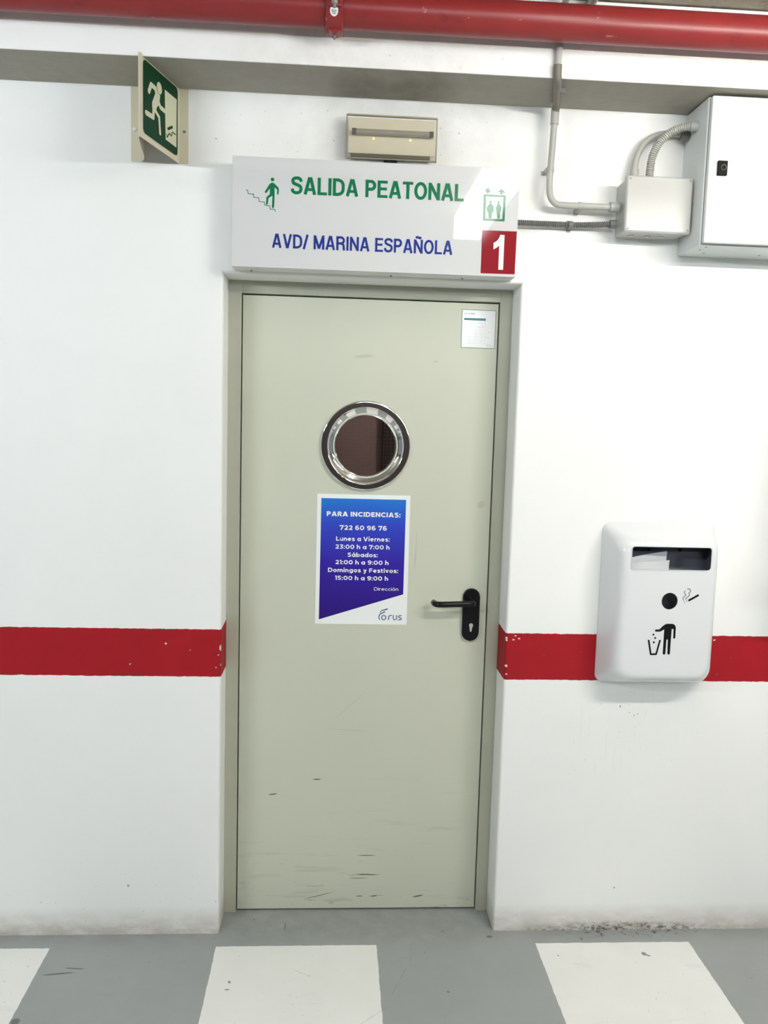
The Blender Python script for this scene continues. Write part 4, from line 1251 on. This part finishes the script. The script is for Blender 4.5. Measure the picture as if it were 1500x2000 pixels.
# ------------------------------------------------------------------ litter bin
def build_bin():
    t = thing('litter_bin', 'white plastic wall bin with slot and ashtray hole on the red band', 'litter bin', (0.988, -0.055, 0.847))
    secs = [(-0.0005, 0.8090, 1.1680, 0.8480, 1.3620, 0.026), (-0.006, 0.8090, 1.1680, 0.8480, 1.3620, 0.026), (-0.010, 0.8110, 1.1660, 0.8500, 1.3600, 0.028),
            (-0.045, 0.8180, 1.1560, 0.8600, 1.3500, 0.034), (-0.075, 0.8250, 1.1485, 0.8700, 1.3380, 0.040), (-0.092, 0.8305, 1.1430, 0.8775, 1.3290, 0.044),
            (-0.104, 0.8375, 1.1365, 0.8850, 1.3210, 0.046), (-0.1115, 0.8465, 1.1285, 0.8935, 1.3135, 0.044), (-0.1145, 0.8545, 1.1215, 0.9010, 1.3080, 0.040), (-0.1150, 0.8620, 1.1150, 0.9080, 1.3030, 0.036)]
    bm = bmesh.new()
    rings = []
    for y, x0, x1, z0, z1, r in secs:
        rings.append([bm.verts.new((x, y, z)) for x, z in rrect(x0, x1, z0, z1, r, 7)])
    n = len(rings[0])
    for a, b in zip(rings, rings[1:]):
        for i in range(n):
            bm.faces.new((a[i], a[(i + 1) % n], b[(i + 1) % n], b[i]))
    bm.faces.new(rings[-1])
    bmesh.ops.recalc_face_normals(bm, faces=bm.faces)
    bmesh.ops.solidify(bm, geom=list(bm.faces), thickness=0.0030)
    bmesh.ops.recalc_face_normals(bm, faces=bm.faces)
    shell = put('bin_shell', bm, M['bin'], t)
    # cut the slot and the ash hole
    cut = bmesh.new()
    prism(cut, rrect(0.8665, 1.1115, 1.2325, 1.3015, 0.008, 5), -0.140, -0.095)
    prism(cut, [(0.9912 + 0.0250 * math.cos(2 * math.pi * i / 40), 1.1362 + 0.0258 * math.sin(2 * math.pi * i / 40)) for i in range(40)], -0.140, -0.095)
    bmesh.ops.recalc_face_normals(cut, faces=cut.faces)
    cm = bpy.data.meshes.new('cut'); cut.to_mesh(cm); cut.free()
    co = bpy.data.objects.new('cut', cm); C.objects.link(co)
    md = shell.modifiers.new('cut', 'BOOLEAN'); md.object = co; md.operation = 'DIFFERENCE'; md.solver = 'EXACT'
    bpy.context.view_layer.update()
    dg = bpy.context.evaluated_depsgraph_get()
    me = bpy.data.meshes.new_from_object(shell.evaluated_get(dg))
    shell.modifiers.clear()
    old = shell.data
    shell.data = me
    bpy.data.meshes.remove(old)
    bpy.data.objects.remove(co)
    for p in me.polygons:
        p.use_smooth = True
    me.set_sharp_from_angle(angle=math.radians(42))
    # dark liner, open to the front
    bm = bmesh.new()
    a = [bm.verts.new((x, -0.1105, z)) for x, z in rrect(0.8560, 1.1210, 0.9060, 1.3080, 0.02, 4)]
    b = [bm.verts.new((x, -0.0130, z)) for x, z in rrect(0.8400, 1.1440, 0.8850, 1.3280, 0.02, 4)]
    n = len(a)
    for i in range(n):
        bm.faces.new((a[i], a[(i + 1) % n], b[(i + 1) % n], b[i]))
    bm.faces.new(b)
    bmesh.ops.recalc_face_normals(bm, faces=bm.faces)
    ln = put('bin_liner', bm, M['liner'], t, None, 'dark grey inside of the bin')
    for x in (0.957, 1.056):
        bm = bmesh.new(); cyl(bm, (x, -0.0135, 1.2790), (x, -0.0165, 1.2790), 0.0042, 12)
        put('screw', bm, M['matt_black'], ln, 40, 'black screw inside the slot')
    put('slot_rim', _rim(0.8665, 1.1115, 1.2325, 1.3015, 0.008, 0.0032), M['bin'], t, 50)
    fn = on_front(-0.1156)
    bm = bmesh.new()
    stroke(bm, [(1.0493, 1.1387), (1.0802, 1.1568)], 0.0062, fn, False)
    stroke(bm, curve2([(1.0433, 1.1753), (1.0511, 1.1743), (1.0539, 1.1673), (1.0493, 1.1626), (1.0512, 1.155), (1.0439, 1.1486), (1.0402, 1.145), (1.0419, 1.1427)], 5), 0.0017, fn)
    stroke(bm, curve2([(1.0371, 1.1694), (1.0347, 1.1635), (1.0403, 1.1562), (1.0344, 1.1501), (1.0318, 1.1444), (1.034, 1.1391)], 5), 0.0016, fn)
    stroke(bm, [(1.0361, 1.1352), (1.0385, 1.1322)], 0.0017, fn, False)
    stroke(bm, [(1.0429, 1.1386), (1.0453, 1.1356)], 0.0017, fn, False)
    flat('cigarette_pictogram', bm, M['matt_black'], t)
    bm = bmesh.new()
    poly(bm, [(0.9759, 1.0601), (0.9849, 1.0657), (0.9900, 1.0662), (1.004, 1.0662), (1.0095, 1.0645), (1.0135, 1.0605), (1.0157, 1.0548), (1.016, 1.022), (1.0128, 1.0196), (1.0096, 1.0219), (1.0087, 1.05), (1.0030, 1.05), (1.0026, 1.0183), (1.0023, 0.9724),
              (0.9983, 0.9688), (0.9943, 0.9723), (0.9932, 1.017), (0.9886, 1.0169), (0.9880, 0.9722), (0.9842, 0.9687), (0.9800, 0.9722), (0.9797, 1.0485), (0.9677, 1.0413),
              (0.9532, 1.0411), (0.9507, 1.0441), (0.9528, 1.0477), (0.9645, 1.0483)], fn)
    for (cx, cz), s, rot in (((0.9472, 1.0317), 0.0038, 0.0), ((0.9533, 1.0212), 0.0038, 0.0), ((0.9499, 1.0078), 0.0040, math.pi / 4)):
        poly(bm, [(cx + s * math.cos(rot + k * math.pi / 2), cz + s * math.sin(rot + k * math.pi / 2)) for k in range(4)], fn)
    stroke(bm, [(0.9331, 1.0151), (0.9424, 0.9705), (0.9593, 0.9707), (0.9689, 1.0155)], 0.0053, fn, False)
    flat('litter_pictogram', bm, M['matt_black'], t)
    bm = bmesh.new(); cyl(bm, (0.822, -0.012, 1.349), (0.822, -0.0135, 1.349), 0.002, 10)
    put('rivet', bm, M['gland'], t, 40)

    bm = bmesh.new()
    rows = []
    NU, NV = 14, 8
    for j in range(NV + 1):
        v = j / NV
        row = []
        for i in range(NU + 1):
            u = i / NU
            top = 1.2620 + 0.0215 * u
            z = 1.2000 + (top - 1.2000) * v
            x = 0.8600 + (0.1320 - 0.004 * (1 - v)) * u
            y = -0.078 - 0.014 * math.sin(v * 1.9) + 0.020 * u + 0.006 * math.sin(3 * u)
            row.append(bm.verts.new((x, y, z)))
        rows.append(row)
    for a, b in zip(rows, rows[1:]):
        for i in range(NU):
            bm.faces.new((a[i], a[i + 1], b[i + 1], b[i]))
    # second sheet folded forward
    rows = []
    for j in range(5):
        v = j / 4
        row = []
        for i in range(NU + 1):
            u = i / NU
            top = 1.2480 + 0.0085 * u
            row.append(bm.verts.new((0.8600 + (0.134 + 0.004 * v) * u, -0.098 + 0.016 * u - 0.004 * math.sin(3 * u) + 0.004 * v, 1.200 + (top - 1.200) * v)))
        rows.append(row)
    for a, b in zip(rows, rows[1:]):
        for i in range(NU):
            bm.faces.new((a[i], a[i + 1], b[i + 1], b[i]))
    bmesh.ops.recalc_face_normals(bm, faces=bm.faces)
    bmesh.ops.solidify(bm, geom=list(bm.faces), thickness=0.0005)
    o = put('waste_paper', bm, M['litter'], None, 40)
    tag(o, 'folded white waste paper sticking up inside the bin slot', 'paper')

def _rim(x0, x1, z0, z1, r, w):
    bm = bmesh.new()
    i = rrect(x0, x1, z0, z1, r, 6)
    o = rrect(x0 - w, x1 + w, z0 - w, z1 + w, r + w, 6)
    m = rrect(x0 - w * 0.5, x1 + w * 0.5, z0 - w * 0.5, z1 + w * 0.5, r + w * 0.5, 6)
    R = [[bm.verts.new((x, y, z)) for x, z in q] for q, y in ((o, -0.1148), (m, -0.1172), (i, -0.1160), (i, -0.1120))]
    n = len(i)
    for a, b in zip(R, R[1:]):
        for k in range(n):
            bm.faces.new((a[k], a[(k + 1) % n], b[(k + 1) % n], b[k]))
    return bm
build_bin()

# ------------------------------------------------------------------ things just outside the frame that light or shade it
def build_wall_cabinet():
    t = thing('wall_cabinet', 'pale wall cabinet at the right edge beyond the litter bin', 'cabinet', (1.7, -0.1, 1.17))
    put('cabinet_body', B(1.378, 2.05, -0.20, 0.0, 1.165, 1.86, 0.004), M['cabinet'], t, 40)
    put('cabinet_door', B(1.40, 2.03, -0.212, -0.199, 1.19, 1.84, 0.003), M['white_vinyl'], t, 40)
build_wall_cabinet()

def batten(x, y, z, along, mat, label, L=1.2):
    t = thing('fluorescent_batten', label, 'lamp', (x, y, z), 'garage ceiling lamps')
    dx, dy = (L / 2, 0) if along == 'x' else (0, L / 2)
    bm = bmesh.new()
    box(bm, x - dx - (0.02 if dx else 0.03), x + dx + (0.02 if dx else 0.03), y - dy - (0.03 if dx else 0.02), y + dy + (0.03 if dx else 0.02), z + 0.030, z + 0.075, 0.004)
    put('housing', bm, M['cabinet'], t, 40)
    bm = bmesh.new()
    cyl(bm, (x - dx, y - dy, z), (x + dx, y + dy, z), 0.014, 14)
    put('tube', bm, mat, t, 40)
    for s in (-1, 1):
        bm = bmesh.new()
        box(bm, x + s * dx - 0.012, x + s * dx + 0.012, y + s * dy - 0.012, y + s * dy + 0.012, z - 0.016, z + 0.032)
        put('lamp_holder', bm, M['cabinet'], t)
batten(1.62, -1.62, 2.46, 'x', M['tube'], 'lit ceiling lamp right of the viewer')
batten(-2.30, -2.50, 2.48, 'x', M['tube_left'], 'lit ceiling lamp behind and left of the viewer')
batten(0.60, -5.20, 2.66, 'x', M['tube_cool'], 'lit ceiling lamp far behind the viewer')
batten(3.90, -4.20, 2.66, 'x', M['tube_cool'], 'lit ceiling lamp far behind and right of the viewer')

def build_lit_sign():
    t = thing('hanging_sign', 'lit white exit light box under the ceiling at right angles to the wall', 'sign', (0.66, -1.49, 2.664))
    put('light_box', B(0.588, 0.730, -2.24, -0.74, 2.664, 2.790, 0.003), M['glow_face'], t, 40)
    f = lambda u, v: Vector((0.5872, -u, v))
    for body, a, b, v, cap, m in (('SALIDA', 1.12, 1.52, 2.735, 0.034, 'green'), ('PEATONAL', 1.60, 2.12, 2.735, 0.034, 'green'),
                                  ('AVD/', 1.12, 1.26, 2.685, 0.026, 'blue'), ('MARINA', 1.33, 1.63, 2.685, 0.026, 'blue'), ('ESPANOLA', 1.70, 2.12, 2.685, 0.026, 'blue')):
        flat('sign_lettering', grotesk(bmesh.new(), body, a, b, v, cap, f), M[m], t, (-1, 0, 0))
build_lit_sign()
